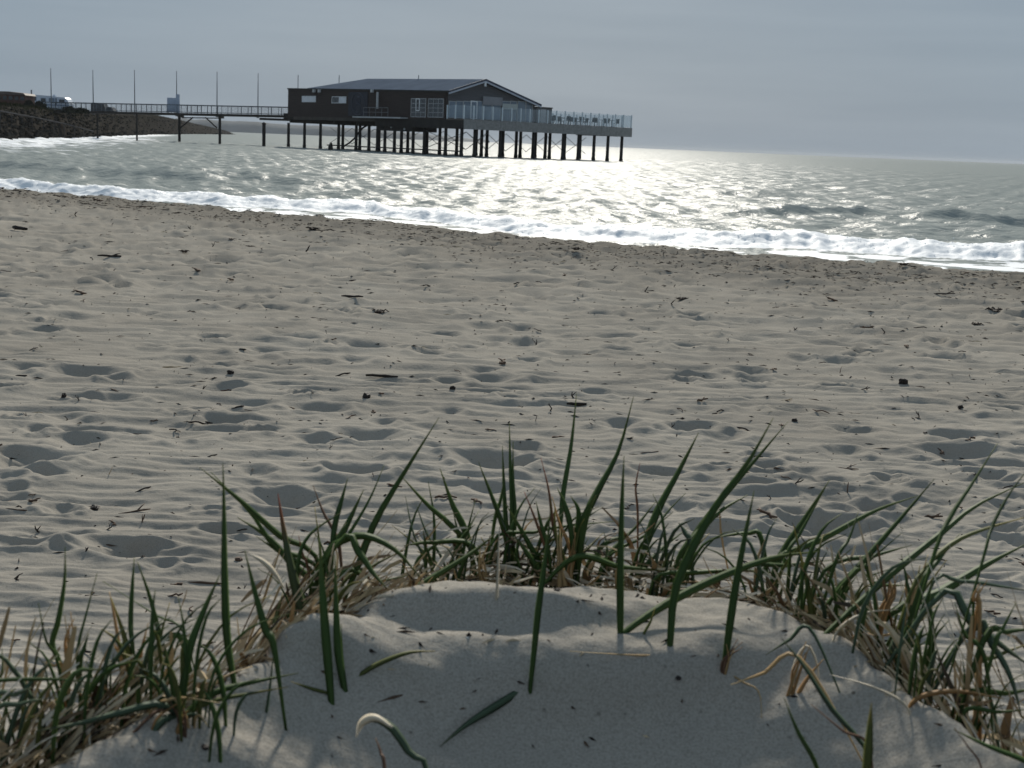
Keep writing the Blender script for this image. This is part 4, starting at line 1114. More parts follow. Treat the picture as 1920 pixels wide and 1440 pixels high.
def blade_px(parent, pix, wpx, mat, dep, ddep=0.0, name='blade', root=True, **kw):
    """pix: tip first, base last, in photo pixels; dep: distance of the base (None: stands on the visible sand)"""
    pix = pix[::-1]
    b = pix[0]
    if dep is None:
        q = hit(*b); dep = q[1]
        if dep > 1.75: dep = float(rim(atd(b[0], b[1], 1.2)[0])) + .01
    else: dep = near_rim(b[0], b[1], dep, .12)
    n_ = len(pix); pts = []
    for i, (px, py) in enumerate(pix):
        t = i / (n_ - 1); pts.append(atd(px, py, dep + ddep * t))
    w = wpx * dep / F
    if root:
        g = gz(pts[0][0], pts[0][1])
        if pts[0][2] > g + 0.01:
            q = pts[0].copy(); d0 = pts[0] - pts[1]; L_ = pts[0][2] - g + 0.01
            q[2] -= L_
            if d0[2] > .004: q[0] += d0[0] / (np.linalg.norm(d0) + 1e-6) * (L_ * .7 + .015)
            else: q[0] += np.clip(d0[0] / (abs(d0[2]) + .02), -.35, .35) * L_ * .5
            pts = [q] + pts
        else:
            q = pts[0].copy(); q[2] -= 0.015; pts = [q] + pts
    me = blade_mesh(pts, w, **kw)
    loc = parent.matrix_world.translation if parent else Vector((0, 0, 0))
    o = link_mesh(name, me, M[mat], parent)
    if parent: o.location = -Vector(parent.location)
    return o
def near_rim(px, py, dep, slack=.07):
    d_ = .85
    while d_ < dep and d_ < float(rim(atd(px, py, d_)[0])) + slack: d_ += .01
    return d_
def tuft(name, px, py, dep, label, cat='grass'):
    if dep is not None: dep = near_rim(px, py, dep)
    q = hit(px, py) if dep is None else atd(px, py, dep)
    if q[1] > 1.75: q = atd(px, py, 1.22)
    e = empty(name, (q[0], q[1], gz(q[0], q[1]))); tag(e, label, cat); return e
B = {}
# each entry: tuft anchor, depth, label, then blades (pixels tip..base, width px, material, depth, depth change)
TUFTS = [
 ('marram_tuft', (125, 1290), 1.42, 'small tuft of short blades with a cut tan stub, far left', [
  ([(122, 1025), (121, 1090), (109, 1165), (98, 1210), (120, 1270)], 17, 'green', 1.42, .02),
  ([(182, 1075), (162, 1150), (147, 1210), (146, 1262)], 9, 'green', 1.44, .05), ([(72, 1130), (86, 1200), (112, 1262)], 9, 'green', 1.4, -.02),
  ([(131, 1155), (129, 1200), (126, 1262)], 17, 'tan', 1.41, 0), ([(166, 1188), (158, 1215), (150, 1262)], 13, 'green', 1.43, .02),
  ([(80, 1240), (100, 1248), (122, 1270)], 10, 'straw', 1.42, -.03)]),
 ('marram_tuft', (245, 1310), 1.36, 'green tuft with one broad tan-edged blade, left of the leafy clump', [
  ([(208, 1120), (232, 1190), (246, 1250), (260, 1322)], 20, 'olive', 1.30, 0), ([(252, 1045), (248, 1100), (245, 1170), (250, 1230)], 15, 'green', 1.4, .05),
  ([(257, 1052), (281, 1120), (306, 1215), (320, 1260)], 15, 'green', 1.38, .02), ([(213, 1203), (236, 1258), (256, 1318)], 20, 'tan', 1.34, 0),
  ([(278, 1168), (264, 1228), (262, 1290)], 13, 'tan', 1.37, 0), ([(270, 1195), (310, 1198), (345, 1210)], 19, 'green', 1.4, .02),
  ([(193, 1090), (290, 1152), (350, 1198)], 7, 'green', 1.42, .1), ([(240, 1180), (225, 1230), (235, 1290)], 12, 'green', 1.36, .05),
  ([(205, 1110), (215, 1160), (230, 1260)], 10, 'tan', 1.35, .04), ([(318, 1130), (300, 1200), (290, 1280)], 11, 'olive', 1.39, .05)]),
 ('marram_tuft', (335, 1350), None, 'leafy clump with spreading blue green leaves at the lower left', [
  ([(412, 1078), (380, 1150), (352, 1230), (338, 1345)], 26, 'green', None, .05), ([(334, 1118), (345, 1180), (347, 1245), (342, 1345)], 14, 'green', None, .03),
  ([(308, 1208), (320, 1270), (336, 1348)], 20, 'green', None, -.01), ([(60, 1372), (150, 1356), (230, 1335), (300, 1320), (334, 1348)], 22, 'blue', None, -.08),
  ([(560, 1262), (470, 1280), (400, 1300), (342, 1346)], 20, 'green', None, .06), ([(540, 1288), (460, 1302), (390, 1318), (342, 1348)], 16, 'olive', None, .03),
  ([(235, 1450), (268, 1402), (305, 1350), (334, 1350)], 23, 'blue', None, -.06), ([(180, 1450), (240, 1385), (300, 1330), (332, 1346)], 11, 'brown', None, -.06),
  ([(330, 1305), (345, 1345), (352, 1385)], 24, 'brown', None, 0), ([(355, 1330), (340, 1350), (330, 1388)], 14, 'tan', None, 0),
  ([(258, 1250), (300, 1275), (334, 1345)], 18, 'blue', None, .03), ([(395, 1365), (368, 1340), (345, 1350)], 14, 'blue', None, -.02)]),
 ('marram_shoot', (440, 1290), None, 'single tall dark upright blade left of the reddish-tipped clump', [
  ([(418, 868), (420, 960), (421, 1080), (426, 1200), (440, 1288)], 23, 'green', None, .02)]),
 ('marram_shoot', (498, 1350), None, 'shoot with a folded blade whose pale underside hangs back', [
  ([(459, 1032), (478, 1110), (498, 1180), (514, 1215)], 24, 'green', 1.17, .03), ([(514, 1213), (507, 1280), (498, 1350)], 9, 'blue', None, 0),
  ([(462, 1036), (492, 1052), (515, 1075), (532, 1102)], 16, 'pale', 1.22, -.02)]),
 ('marram_tuft', (600, 1150), 1.52, 'tall clump with a reddish-tipped blade, left of the dune crest', [
  ([(374, 876), (450, 938), (525, 1005), (600, 1060)], 17, 'green', 1.5, -.05), ([(395, 885), (470, 962), (520, 1030), (600, 1075)], 15, 'green', 1.52, -.02),
  ([(445, 970), (500, 1005), (545, 1055), (590, 1110)], 20, 'green', 1.48, .0), ([(480, 1005), (530, 1040), (595, 1090)], 12, 'green', 1.5, 0),
  ([(521, 925), (533, 1000), (548, 1075), (566, 1140), (585, 1195)], 28, 'redtip', 1.40, .03),
  ([(545, 1060), (570, 1120), (600, 1165)], 16, 'green', 1.42, .02), ([(652, 896), (640, 940), (628, 985), (622, 1050)], 17, 'green', 1.5, .06),
  ([(587, 910), (606, 960), (630, 1005), (640, 1060)], 11, 'brown', 1.54, .05), ([(823, 783), (765, 875), (705, 975), (672, 1060), (645, 1130)], 21, 'green', 1.55, .1),
  ([(720, 873), (692, 938), (650, 1008), (612, 1060)], 11, 'green', 1.56, .1), ([(682, 918), (645, 995), (600, 1075)], 22, 'green', 1.5, .05),
  ([(790, 1085), (742, 1032), (690, 1006), (648, 1012), (612, 1050)], 21, 'green', 1.46, -.04), ([(726, 1104), (700, 1075), (672, 1035), (640, 1012)], 19, 'green', 1.44, -.05),
  ([(930, 1000), (880, 1040), (800, 1090), (735, 1132), (690, 1165)], 21, 'green', 1.45, .12), ([(805, 1122), (760, 1130), (700, 1160)], 21, 'green', 1.42, .03),
  ([(590, 950), (600, 1030), (605, 1110)], 9, 'olive', 1.52, .05), ([(560, 1005), (568, 1040), (580, 1085)], 8, 'red', 1.55, 0),
  ([(595, 1058), (545, 1120), (492, 1205)], 21, 'tan', 1.38, .1), ([(575, 1080), (512, 1160), (462, 1225)], 21, 'straw', 1.36, .12), ([(530, 1112), (520, 1150), (512, 1200)], 16, 'olive', 1.37, .05),
  ([(700, 1200), (668, 1182), (632, 1165)], 14, 'blue', 1.33, -.03), ([(555, 1090), (575, 1010), (640, 960)][::-1], 12, 'green', 1.5, .03),
  ([(640, 1075), (700, 1090), (770, 1078)][::-1], 14, 'green', 1.47, .05), ([(760, 1030), (700, 1060), (640, 1100)], 12, 'olive', 1.5, .1)]),
 ('marram_shoot', (630, 1320), None, 'pair of upright blades standing in bare sand on the left of the dune', [
  ([(598, 1010), (604, 1100), (612, 1210), (622, 1325)], 26, 'green', None, .03), ([(628, 1040), (630, 1130), (634, 1220), (648, 1306)], 22, 'green', None, .05),
  ([(545, 1278), (580, 1290), (622, 1305)], 11, 'olive', None, -.02), ([(640, 1170), (642, 1230), (646, 1290)], 8, 'green', None, .03)]),
 ('marram_leaf', (672, 1270), None, 'lone short olive blade leaning right on the bare dune top', [
  ([(816, 1221), (765, 1224), (705, 1247), (670, 1272)], 15, 'olive', None, .02)]),
 ('marram_tuft', (850, 1080), 1.68, 'clump of narrow blades on the left shoulder of the crest', [
  ([(750, 890), (800, 945), (845, 985), (885, 1040)], 15, 'green', 1.68, -.03), ([(825, 878), (848, 945), (870, 990), (885, 1045)], 19, 'green', 1.66, .02),
  ([(803, 903), (814, 975), (813, 1070)], 10, 'green', 1.7, .05), ([(780, 945), (800, 1000), (835, 1065)], 8, 'blue', 1.7, .02), ([(891, 938), (877, 995), (865, 1060)], 9, 'green', 1.72, .05),
  ([(757, 1023), (810, 1017), (890, 1028)], 15, 'green', 1.6, .0), ([(760, 930), (775, 1000), (800, 1070)], 7, 'blue', 1.7, 0),
  ([(850, 960), (860, 1010), (866, 1070)], 12, 'green', 1.68, 0), ([(775, 1075), (800, 1035), (845, 1005)][::-1], 13, 'green', 1.64, .02),
  ([(735, 985), (790, 1030), (830, 1080)], 9, 'olive', 1.7, .02), ([(905, 1030), (903, 1065), (907, 1100)], 22, 'straw', 1.57, 0)]),
 ('marram_tuft', (955, 1080), 1.64, 'clump with three tall close-set blades at the middle of the crest', [
  ([(897, 866), (922, 930), (942, 985), (955, 1050)], 15, 'green', 1.64, 0), ([(942, 836), (945, 915), (950, 1010), (952, 1060)], 17, 'green', 1.65, .03),
  ([(955, 793), (957, 880), (960, 960), (958, 1050)], 14, 'green', 1.67, .06), ([(962, 828), (962, 900), (966, 970), (960, 1050)], 11, 'green', 1.67, .05),
  ([(925, 992), (938, 940), (944, 905)][::-1], 11, 'green', 1.66, .0), ([(1160, 977), (1060, 986), (1000, 998), (925, 1012)], 11, 'green', 1.6, .12),
  ([(948, 945), (975, 990), (1000, 1035), (1020, 1080)], 18, 'green', 1.62, 0), ([(1012, 1080), (990, 1040), (965, 1005)][::-1], 18, 'green', 1.6, 0),
  ([(936, 993), (934, 1060), (931, 1132)], 9, 'pale', None, .01), ([(970, 1020), (975, 1060), (985, 1095)], 14, 'brown', 1.6, .02)]),
 ('marram_tuft', (1065, 1080), 1.62, 'tall clump on thick tan stalks at the right of the crest', [
  ([(1081, 738), (1071, 835), (1056, 925), (1050, 1000)], 15, 'green', 1.66, .1), ([(1188, 743), (1160, 845), (1122, 918), (1098, 970), (1086, 1040)], 20, 'green', 1.62, .1),
  ([(1014, 858), (1029, 920), (1037, 985), (1050, 1050)], 9, 'red', 1.63, .03), ([(983, 922), (1005, 978), (1025, 1040)], 10, 'red', 1.62, .03),
  ([(1005, 940), (1015, 985), (1030, 1040)], 12, 'green', 1.6, .02), ([(1045, 915), (1060, 950), (1072, 1010)], 16, 'green', 1.6, .02),
  ([(1070, 930), (1085, 960), (1080, 1020)], 16, 'green', 1.61, .0), ([(1118, 928), (1100, 960), (1090, 1010)], 24, 'green', 1.6, -.01),
  ([(1050, 1000), (1052, 1050), (1056, 1095)], 26, 'straw', 1.56, .02), ([(1080, 1000), (1074, 1050), (1066, 1096)], 18, 'tan', 1.57, .02), ([(1035, 930), (1050, 985), (1068, 1030)], 10, 'tan', 1.6, .02),
  ([(1245, 1070), (1160, 1062), (1075, 1046)], 18, 'green', 1.56, .03), ([(1130, 1000), (1100, 1030), (1070, 1060)], 12, 'olive', 1.6, .1),
  ([(1040, 945), (1042, 1000), (1060, 1060)], 12, 'olive', 1.6, .0)]),
 ('marram_shoot', (992, 1312), None, 'tall upright blade with two low side leaves in the middle of the dune', [
  ([(1034, 935), (1027, 1012), (1018, 1080), (1009, 1145), (1001, 1225), (992, 1312)], 20, 'green', None, .02),
  ([(825, 1400), (870, 1362), (920, 1330), (992, 1288)], 21, 'blue', None, -.08), ([(1033, 1222), (1020, 1250), (996, 1296)], 15, 'green', None, .03),
  ([(955, 1262), (985, 1258), (1020, 1248)], 8, 'pale', None, 0)]),
 ('marram_shoot', (1163, 1190), None, 'slender vertical blade and a broad leaf crossing it, right of the crest', [
  ([(1170, 855), (1166, 950), (1163, 1080), (1163, 1190)], 21, 'green', None, .01),
  ([(1535, 1034), (1450, 1046), (1350, 1082), (1250, 1132), (1166, 1190)], 27, 'green', None, .16), ([(1228, 1140), (1220, 1165), (1207, 1190)], 8, 'olive', None, 0)]),
 ('marram_shoot', (1255, 1220), None, 'long arching blade reaching high right, planted in bare sand', [
  ([(1450, 783), (1402, 868), (1345, 945), (1300, 1025), (1265, 1110), (1256, 1220)], 27, 'green', None, .08)]),
 ('marram_shoot', (1360, 1245), None, 'upright blade beside the brown stub on the right of the dune', [
  ([(1414, 920), (1396, 1010), (1376, 1120), (1359, 1245)], 21, 'green', None, .02)]),
 ('marram_stub', (1355, 1272), None, 'torn brown stub with thin straw trailing on the dune', [
  ([(1378, 1203), (1364, 1238), (1352, 1274)], 20, 'brown', None, .0), ([(1362, 1208), (1366, 1235), (1358, 1270)], 9, 'tan', None, 0),
  ([(1068, 1221), (1180, 1228), (1260, 1230), (1346, 1233)], 8, 'straw', None, -.025), ([(1428, 1372), (1424, 1300), (1395, 1280), (1362, 1262)], 6, 'straw', None, -.06)]),
 ('marram_tuft', (1220, 1075), 1.66, 'clump of wide blades leaning right over the litter', [
  ([(1310, 811), (1272, 885), (1232, 960), (1205, 1040)], 21, 'green', 1.66, .08), ([(1285, 925), (1245, 968), (1212, 1030)], 10, 'green', 1.68, .1), ([(1200, 868), (1192, 915), (1196, 980)], 7, 'red', 1.7, .0),
  ([(1478, 790), (1420, 858), (1352, 938), (1310, 990), (1270, 1060)], 15, 'green', 1.66, .12), ([(1402, 928), (1355, 955), (1318, 990), (1270, 1050)], 17, 'green', 1.64, .1),
  ([(1272, 980), (1284, 998), (1296, 1030)], 16, 'blue', 1.62, .02), ([(1230, 1082), (1300, 1074), (1400, 1070), (1500, 1080)][::-1], 14, 'green', 1.56, .08),
  ([(1230, 940), (1180, 1000), (1120, 1035)], 14, 'green', 1.66, .1), ([(1262, 960), (1200, 1010), (1140, 1035), (1100, 1060)], 14, 'green', 1.65, .1), ([(1180, 1000), (1150, 1030), (1125, 1075)], 16, 'green', 1.6, .05),
  ([(1290, 990), (1240, 1030), (1200, 1080)], 13, 'green', 1.62, .08), ([(1330, 1000), (1280, 1050), (1230, 1090)], 12, 'olive', 1.62, .08)]),
 ('marram_tuft', (1480, 1090), 1.62, 'loose clump in the straw right of the long arching blade', [
  ([(1556, 899), (1512, 968), (1472, 1030), (1450, 1080)], 21, 'green', 1.62, .06), ([(1545, 920), (1500, 1000), (1470, 1055)], 12, 'green', 1.63, .06),
  ([(1500, 1034), (1514, 1095), (1524, 1165)], 19, 'olive', 1.46, .02), ([(1488, 985), (1498, 1030), (1505, 1080)], 8, 'olive', 1.6, 0),
  ([(1720, 930), (1640, 958), (1540, 1012), (1430, 1068)], 17, 'green', 1.58, .12), ([(1430, 1020), (1400, 1000), (1330, 1010)][::-1], 14, 'green', 1.6, .03),
  ([(1560, 1050), (1480, 1060), (1390, 1068)], 13, 'green', 1.55, .05), ([(1610, 958), (1592, 1010), (1562, 1068)], 11, 'green', 1.65, .06),
  ([(1440, 1000), (1420, 1050), (1415, 1110)], 11, 'straw', 1.58, .02)]),
 ('marram_tuft', (1590, 1130), 1.55, 'clump of long diagonal blades sweeping up to the right', [
  ([(1752, 898), (1692, 968), (1620, 1052), (1580, 1110)], 19, 'green', 1.55, .08), ([(1925, 903), (1830, 948), (1765, 1000), (1700, 1052), (1620, 1122), (1530, 1208)], 22, 'green', 1.36, .25),
  ([(1710, 1022), (1640, 1042), (1540, 1078)], 13, 'green', 1.52, .08), ([(1870, 832), (1822, 908), (1782, 970), (1745, 1060)], 13, 'green', 1.6, .1),
  ([(1690, 1000), (1620, 1060), (1560, 1120)], 12, 'green', 1.5, .06), ([(1600, 1075), (1640, 1095), (1700, 1098)][::-1], 16, 'green', 1.5, .03),
  ([(1935, 870), (1890, 930), (1855, 1000), (1840, 1060)], 11, 'green', 1.6, .12)]),
 ('marram_tuft', (1690, 1160), 1.46, 'dense clump with tan sheaths at the right rim of the dune', [
  ([(1930, 968), (1852, 990), (1790, 1016), (1740, 1062), (1700, 1130)], 15, 'olive', 1.48, .1), ([(1935, 1015), (1850, 1058), (1760, 1112), (1650, 1172)], 27, 'green', 1.42, .12),
  ([(1720, 1145), (1695, 1180), (1672, 1222)], 25, 'blue', 1.36, .02), ([(1675, 1070), (1668, 1115), (1650, 1165)], 24, 'tan', 1.45, .02), ([(1725, 1060), (1715, 1110), (1695, 1160)], 13, 'olive', 1.46, .02),
  ([(1740, 1040), (1725, 1090), (1700, 1150)], 14, 'straw', 1.46, .03), ([(1775, 1050), (1730, 1110), (1690, 1160)], 12, 'olive', 1.45, .05), ([(1800, 1000), (1760, 1050), (1720, 1120)], 16, 'green', 1.46, .08),
  ([(1690, 1040), (1700, 1090), (1705, 1150)], 10, 'green', 1.48, .03), ([(1745, 1180), (1740, 1130), (1750, 1080)][::-1], 15, 'green', 1.44, 0)]),
 ('marram_tuft', (1820, 1230), 1.38, 'drooping blue green clump at the far right edge', [
  ([(1930, 1248), (1880, 1212), (1820, 1165), (1755, 1120)], 22, 'blue', 1.38, -.08), ([(1916, 1345), (1895, 1270), (1860, 1210), (1815, 1180)], 19, 'blue', 1.34, -.08),
  ([(1940, 1110), (1880, 1100), (1800, 1090), (1740, 1110)], 12, 'blue', 1.46, .05), ([(1838, 1095), (1832, 1125), (1832, 1165)], 20, 'tan', 1.45, 0), ([(1826, 1100), (1822, 1130), (1824, 1165)], 8, 'green', 1.44, 0),
  ([(1945, 1180), (1890, 1185), (1840, 1210)], 18, 'green', 1.4, .03), ([(1940, 1290), (1890, 1300), (1800, 1310)], 17, 'green', 1.25, -.02), ([(1930, 1330), (1870, 1335), (1810, 1332)], 14, 'green', 1.2, -.02),
  ([(1935, 1205), (1870, 1230), (1820, 1270)], 14, 'olive', 1.35, .02), ([(1905, 1130), (1880, 1180), (1860, 1230)], 13, 'green', 1.42, .02), ([(1790, 1130), (1810, 1190), (1850, 1250)], 13, 'green', 1.36, .0)]),
 ('marram_stub', (1485, 1310), None, 'twisted tan knot of dead leaf with a pale loop, lower right', [
  ([(1514, 1216), (1494, 1255), (1480, 1312)], 19, 'tan', None, .01), ([(1545, 1235), (1515, 1270), (1492, 1312)], 12, 'tan', None, .01), ([(1532, 1312), (1534, 1255), (1514, 1210), (1490, 1245), (1484, 1290)], 9, 'pale', None, -.01),
  ([(1370, 1284), (1430, 1263), (1505, 1238)], 11, 'straw', 1.2, .03), ([(1470, 1308), (1496, 1372), (1535, 1450)], 13, 'green', 1.13, -.1),
  ([(1464, 1195), (1508, 1250), (1560, 1330), (1625, 1410)], 14, 'blue', 1.16, -.08), ([(1520, 1320), (1580, 1370), (1630, 1405)], 8, 'brown', 1.12, -.05), ([(1436, 1228), (1480, 1200), (1520, 1180)], 11, 'blue', 1.28, .03)]),
 ('marram_stub', (1628, 1450), None, 'blunt olive blade stub cut off by the lower edge of the picture', [
  ([(1634, 1318), (1630, 1380), (1624, 1455)], 28, 'olive', 1.03, .0)]),
 ('marram_leaf', (800, 1445), None, 'curled leaf with a pale upturned underside at the lower edge', [
  ([(668, 1380), (680, 1356), (705, 1348), (738, 1368), (770, 1415), (805, 1455)], 24, 'blue', 1.04, .03), ([(668, 1382), (679, 1355), (704, 1346), (736, 1364)], 25, 'pale', 1.03, .02), ([(704, 1384), (714, 1412), (722, 1455)], 10, 'brown', 1.04, .02)]),
 ('marram_leaf', (1900, 1425), None, 'fallen narrow blade lying at the lower right corner', [
  ([(1788, 1368), (1850, 1398), (1930, 1432)], 15, 'green', 1.07, -.02), ([(1790, 1365), (1815, 1400), (1840, 1440)], 6, 'brown', 1.07, -.03)]),
 ('marram_tuft', (20, 1330), 1.25, 'low tangle of blue green blades at the left edge', [
  ([(180, 1282), (110, 1274), (0, 1276), (-40, 1290)], 13, 'green', 1.26, -.03), ([(62, 1288), (30, 1302), (-20, 1330)], 16, 'blue', 1.22, -.05), ([(90, 1310), (40, 1320), (-20, 1355)], 15, 'blue', 1.18, -.05),
  ([(4, 1215), (4, 1260), (-5, 1310)], 7, 'green', 1.3, 0), ([(30, 1290), (10, 1310), (-10, 1340)], 14, 'green', 1.24, 0), ([(60, 1370), (20, 1400), (-20, 1440)], 10, 'brown', 1.12, -.03),
  ([(120, 1300), (70, 1340), (10, 1400)], 8, 'straw', 1.16, -.03)]),
]
gr = random.Random(21); HEAPS = []
for nm, anchor, dep, label, blades in TUFTS:
    e = tuft(nm, anchor[0], anchor[1], dep, label)
    for (pix, w, mat, d_, dd) in blades:
        stubby = mat in ('tan', 'straw', 'brown') and w > 14
        if stubby:                   # old sheath: frayed strips side by side
            for q in range(4):
                jt = [(px_ + gr.uniform(-.32, .32) * w + (1 - i_ / (len(pix) - 1)) * gr.uniform(-.45, .45) * w, py_ + (gr.uniform(-14, 16) if i_ == 0 else 0)) for i_, (px_, py_) in enumerate(pix)]
                blade_px(e, jt, w * gr.uniform(.3, .5), mat if q else 'straw', d_, dd, name='sheath', tw=gr.uniform(-.7, .7), fold=gr.uniform(.1, .3), stem=.8)
        else:
            blade_px(e, pix, w * .88, mat, d_, dd, name='blade', root=not (mat == 'pale' and d_ is not None), tw=gr.uniform(-.45, .45), fold=gr.uniform(.12, .3), stem=gr.uniform(.22, .38))
    c = Vector(e.location); HEAPS.append((c.x, c.y, 1.0 if nm == 'marram_tuft' else .02))
    if nm == 'marram_tuft':          # slender inner blades and dead leaves filling the clump
        for k in range(20):
            dead = k % 5 >= 4
            a = gr.uniform(0, 2*pi); r0 = gr.uniform(.0, .06); h = gr.uniform(.04, .12); 
            x, y = c.x + 1.3 * r0 * cos(a), c.y + .6 * r0 * sin(a); z = gz(x, y)
            base_lift = max(0.0, TOP - z - .02) * .8
            a2 = gr.gauss(.25, .9) + (pi if gr.random() < .3 else 0); ln = h * gr.uniform(.1, .8 if not dead else 1.8)
            if dead: h *= .3; ln = min(ln * 1.3, .09)
            h += base_lift * (1 if not dead else .85)
            P = [np.array([x, y, z - .01]), np.array([x + ln*.12*cos(a2), y + ln*.12*sin(a2), z + h*.45]), np.array([x + ln*.5*cos(a2), y + ln*.5*sin(a2), z + h*.85]), np.array([x + ln*cos(a2), y + ln*sin(a2), z + h * (1 if not dead else .8)])]
            o = link_mesh('blade', blade_mesh(P, gr.uniform(.0025, .0068), tw=gr.uniform(-.7, .7), n=10), M[gr.choice(['straw', 'straw', 'pale', 'tan', 'brown']) if dead else gr.choice(['green', 'green', 'green', 'olive', 'blue'])], e)
            o.location = -c

# dead grass litter heaped along the rim of the dune
def strands(n, seed):
    r_ = random.Random(seed); Vv, Ff, tone = [], [], []
    for k in range(n):
        L_ = r_.uniform(.015, .10); a = r_.gauss(0.0, 1.0) + (pi if r_.random() < .5 else 0)
        if r_.random() < .72:
            hx, hy, hw_ = r_.choices(HEAPS, [h_[2] for h_ in HEAPS])[0]
            x = hx + r_.gauss(0, .06); y = max(hy + r_.gauss(0, .035), float(rim(x)) - .012)
            if hx > .25 and r_.random() < .5: a = r_.gauss(-.7, .35)
        else:
            x = r_.uniform(-.62, .62); y = float(rim(x)) + abs(r_.gauss(.0, .06)) - .012
            if abs(x) < .12 and r_.random() < .6: continue
        below = max(0.0, y - float(rim(x)))
        lift = max(0, r_.gauss(.003, .010)) + below * 1.02 * r_.uniform(.25, 1.0)
        bend = r_.gauss(0, .45); tilt = r_.gauss(0, .2)
        if r_.random() < .12: tilt = r_.uniform(.3, 1.0)
        wd = r_.uniform(.0008, .0022) if r_.random() < .7 else r_.uniform(.0022, .0048); tn = min(1, max(0, r_.gauss(.60, .30)))
        ns = 5; pts = []
        for i in range(ns):
            s_ = i / (ns - 1) - .5; aa = a + bend * s_
            qx, qy = x + L_ * s_ * cos(aa), y + L_ * s_ * sin(aa)
            pts.append((qx, qy, s_ * L_ * tilt + lift))
        Vv.append((pts, wd, tn))
    # ground heights in one go
    P = np.array([p for s_ in Vv for p in s_[0]]); g = ground_z(P[:, 0], P[:, 1], dents=False)
    P[:, 2] += g; P[:, 2] = np.maximum(P[:, 2], g + .001)
    V_, F_, T_ = [], [], []
    for k, (_, wd, tn) in enumerate(Vv):
        c = P[k*5:(k+1)*5]; b = len(V_)
        for i in range(5):
            t = c[min(i+1, 4)] - c[max(i-1, 0)]; t = t / (np.linalg.norm(t) + 1e-9); sd = np.array([-t[1], t[0], 0]); sd /= (np.linalg.norm(sd) + 1e-9)
            w_ = wd * (1 if 0 < i < 4 else .5)
            V_ += [tuple(c[i] - sd*w_), tuple(c[i] + sd*w_), tuple(c[i] + np.array([0, 0, w_*.9]))]; T_ += [tn] * 3
        for i in range(4):
            for q in range(3): F_.append((b+i*3+q, b+i*3+(q+1) % 3, b+(i+1)*3+(q+1) % 3, b+(i+1)*3+q))
    me = bpy.data.meshes.new('dry_grass_litter'); me.from_pydata(V_, [], F_); me.attributes.new('tone', 'FLOAT', 'POINT').data.foreach_set('value', T_); me.update()
    return me
o = link_mesh('dry_grass_litter', strands(1600, 31), M['litter']); tag(o, 'tangled tan and brown dead grass heaped along the dune rim', 'dead grass', kind='stuff')

# ------------------------------------------------------------------ flotsam on the beach
dr_ = random.Random(41)
def stick_mesh(L_, r0, seed, bend=.15, fork=False, n=6):
    r_ = random.Random(seed); mb = MB(); pts = []
    for i in range(n):
        t = i / (n - 1) - .5; pts.append((L_ * t, r_.uniform(-1, 1) * bend * L_ * .3, r0 * .8 + r_.uniform(0, 1) * bend * L_ * .2))
    mb.tube(pts, [r0 * r_.uniform(.7, 1.1) * (.6 if i in (0, n-1) else 1) for i in range(n)], 5)
    if fork: mb.tube([pts[3], (pts[3][0] + L_*.18, pts[3][1] + L_*.16, pts[3][2] + L_*.08), (pts[3][0] + L_*.3, pts[3][1] + L_*.3, pts[3][2] + L_*.1)], [r0*.7, r0*.55, r0*.3], 5)
    return mb.mesh('stick', True)
def lay(name, me, mat, px, py, label, cat, rz=0., tilt=0., sink=.003, z=None):
    q = hit(px, py); o = link_mesh(name, me, mat)
    o.location = (q[0], q[1], q[2] - sink); o.rotation_euler = (0, -tilt, rz); return tag(o, label, cat)
def m_at(px, py): return hit(px, py)[1] / F
def clump_mesh(R_, seed, n=14):
    r_ = random.Random(seed); mb = MB()
    for k in range(n):
        a = r_.uniform(0, 2*pi); d_ = r_.uniform(.2, 1) * R_; b = r_.uniform(0, 2*pi)
        p0 = (r_.uniform(-.4, .4) * R_, r_.uniform(-.3, .3) * R_, .0)
        mb.tube([p0, (p0[0] + .5*d_*cos(a), p0[1] + .5*d_*sin(a), R_ * r_.uniform(.08, .3)), (p0[0] + d_*cos(a), p0[1] + d_*sin(a), R_ * r_.uniform(0, .2))], [R_*.07, R_*.06, R_*.03], 4)
    mb.blob((0, 0, R_ * .04), R_ * .6, R_ * .5, R_ * .16, seed, .4, 7, 5)
    return mb.mesh('clump')
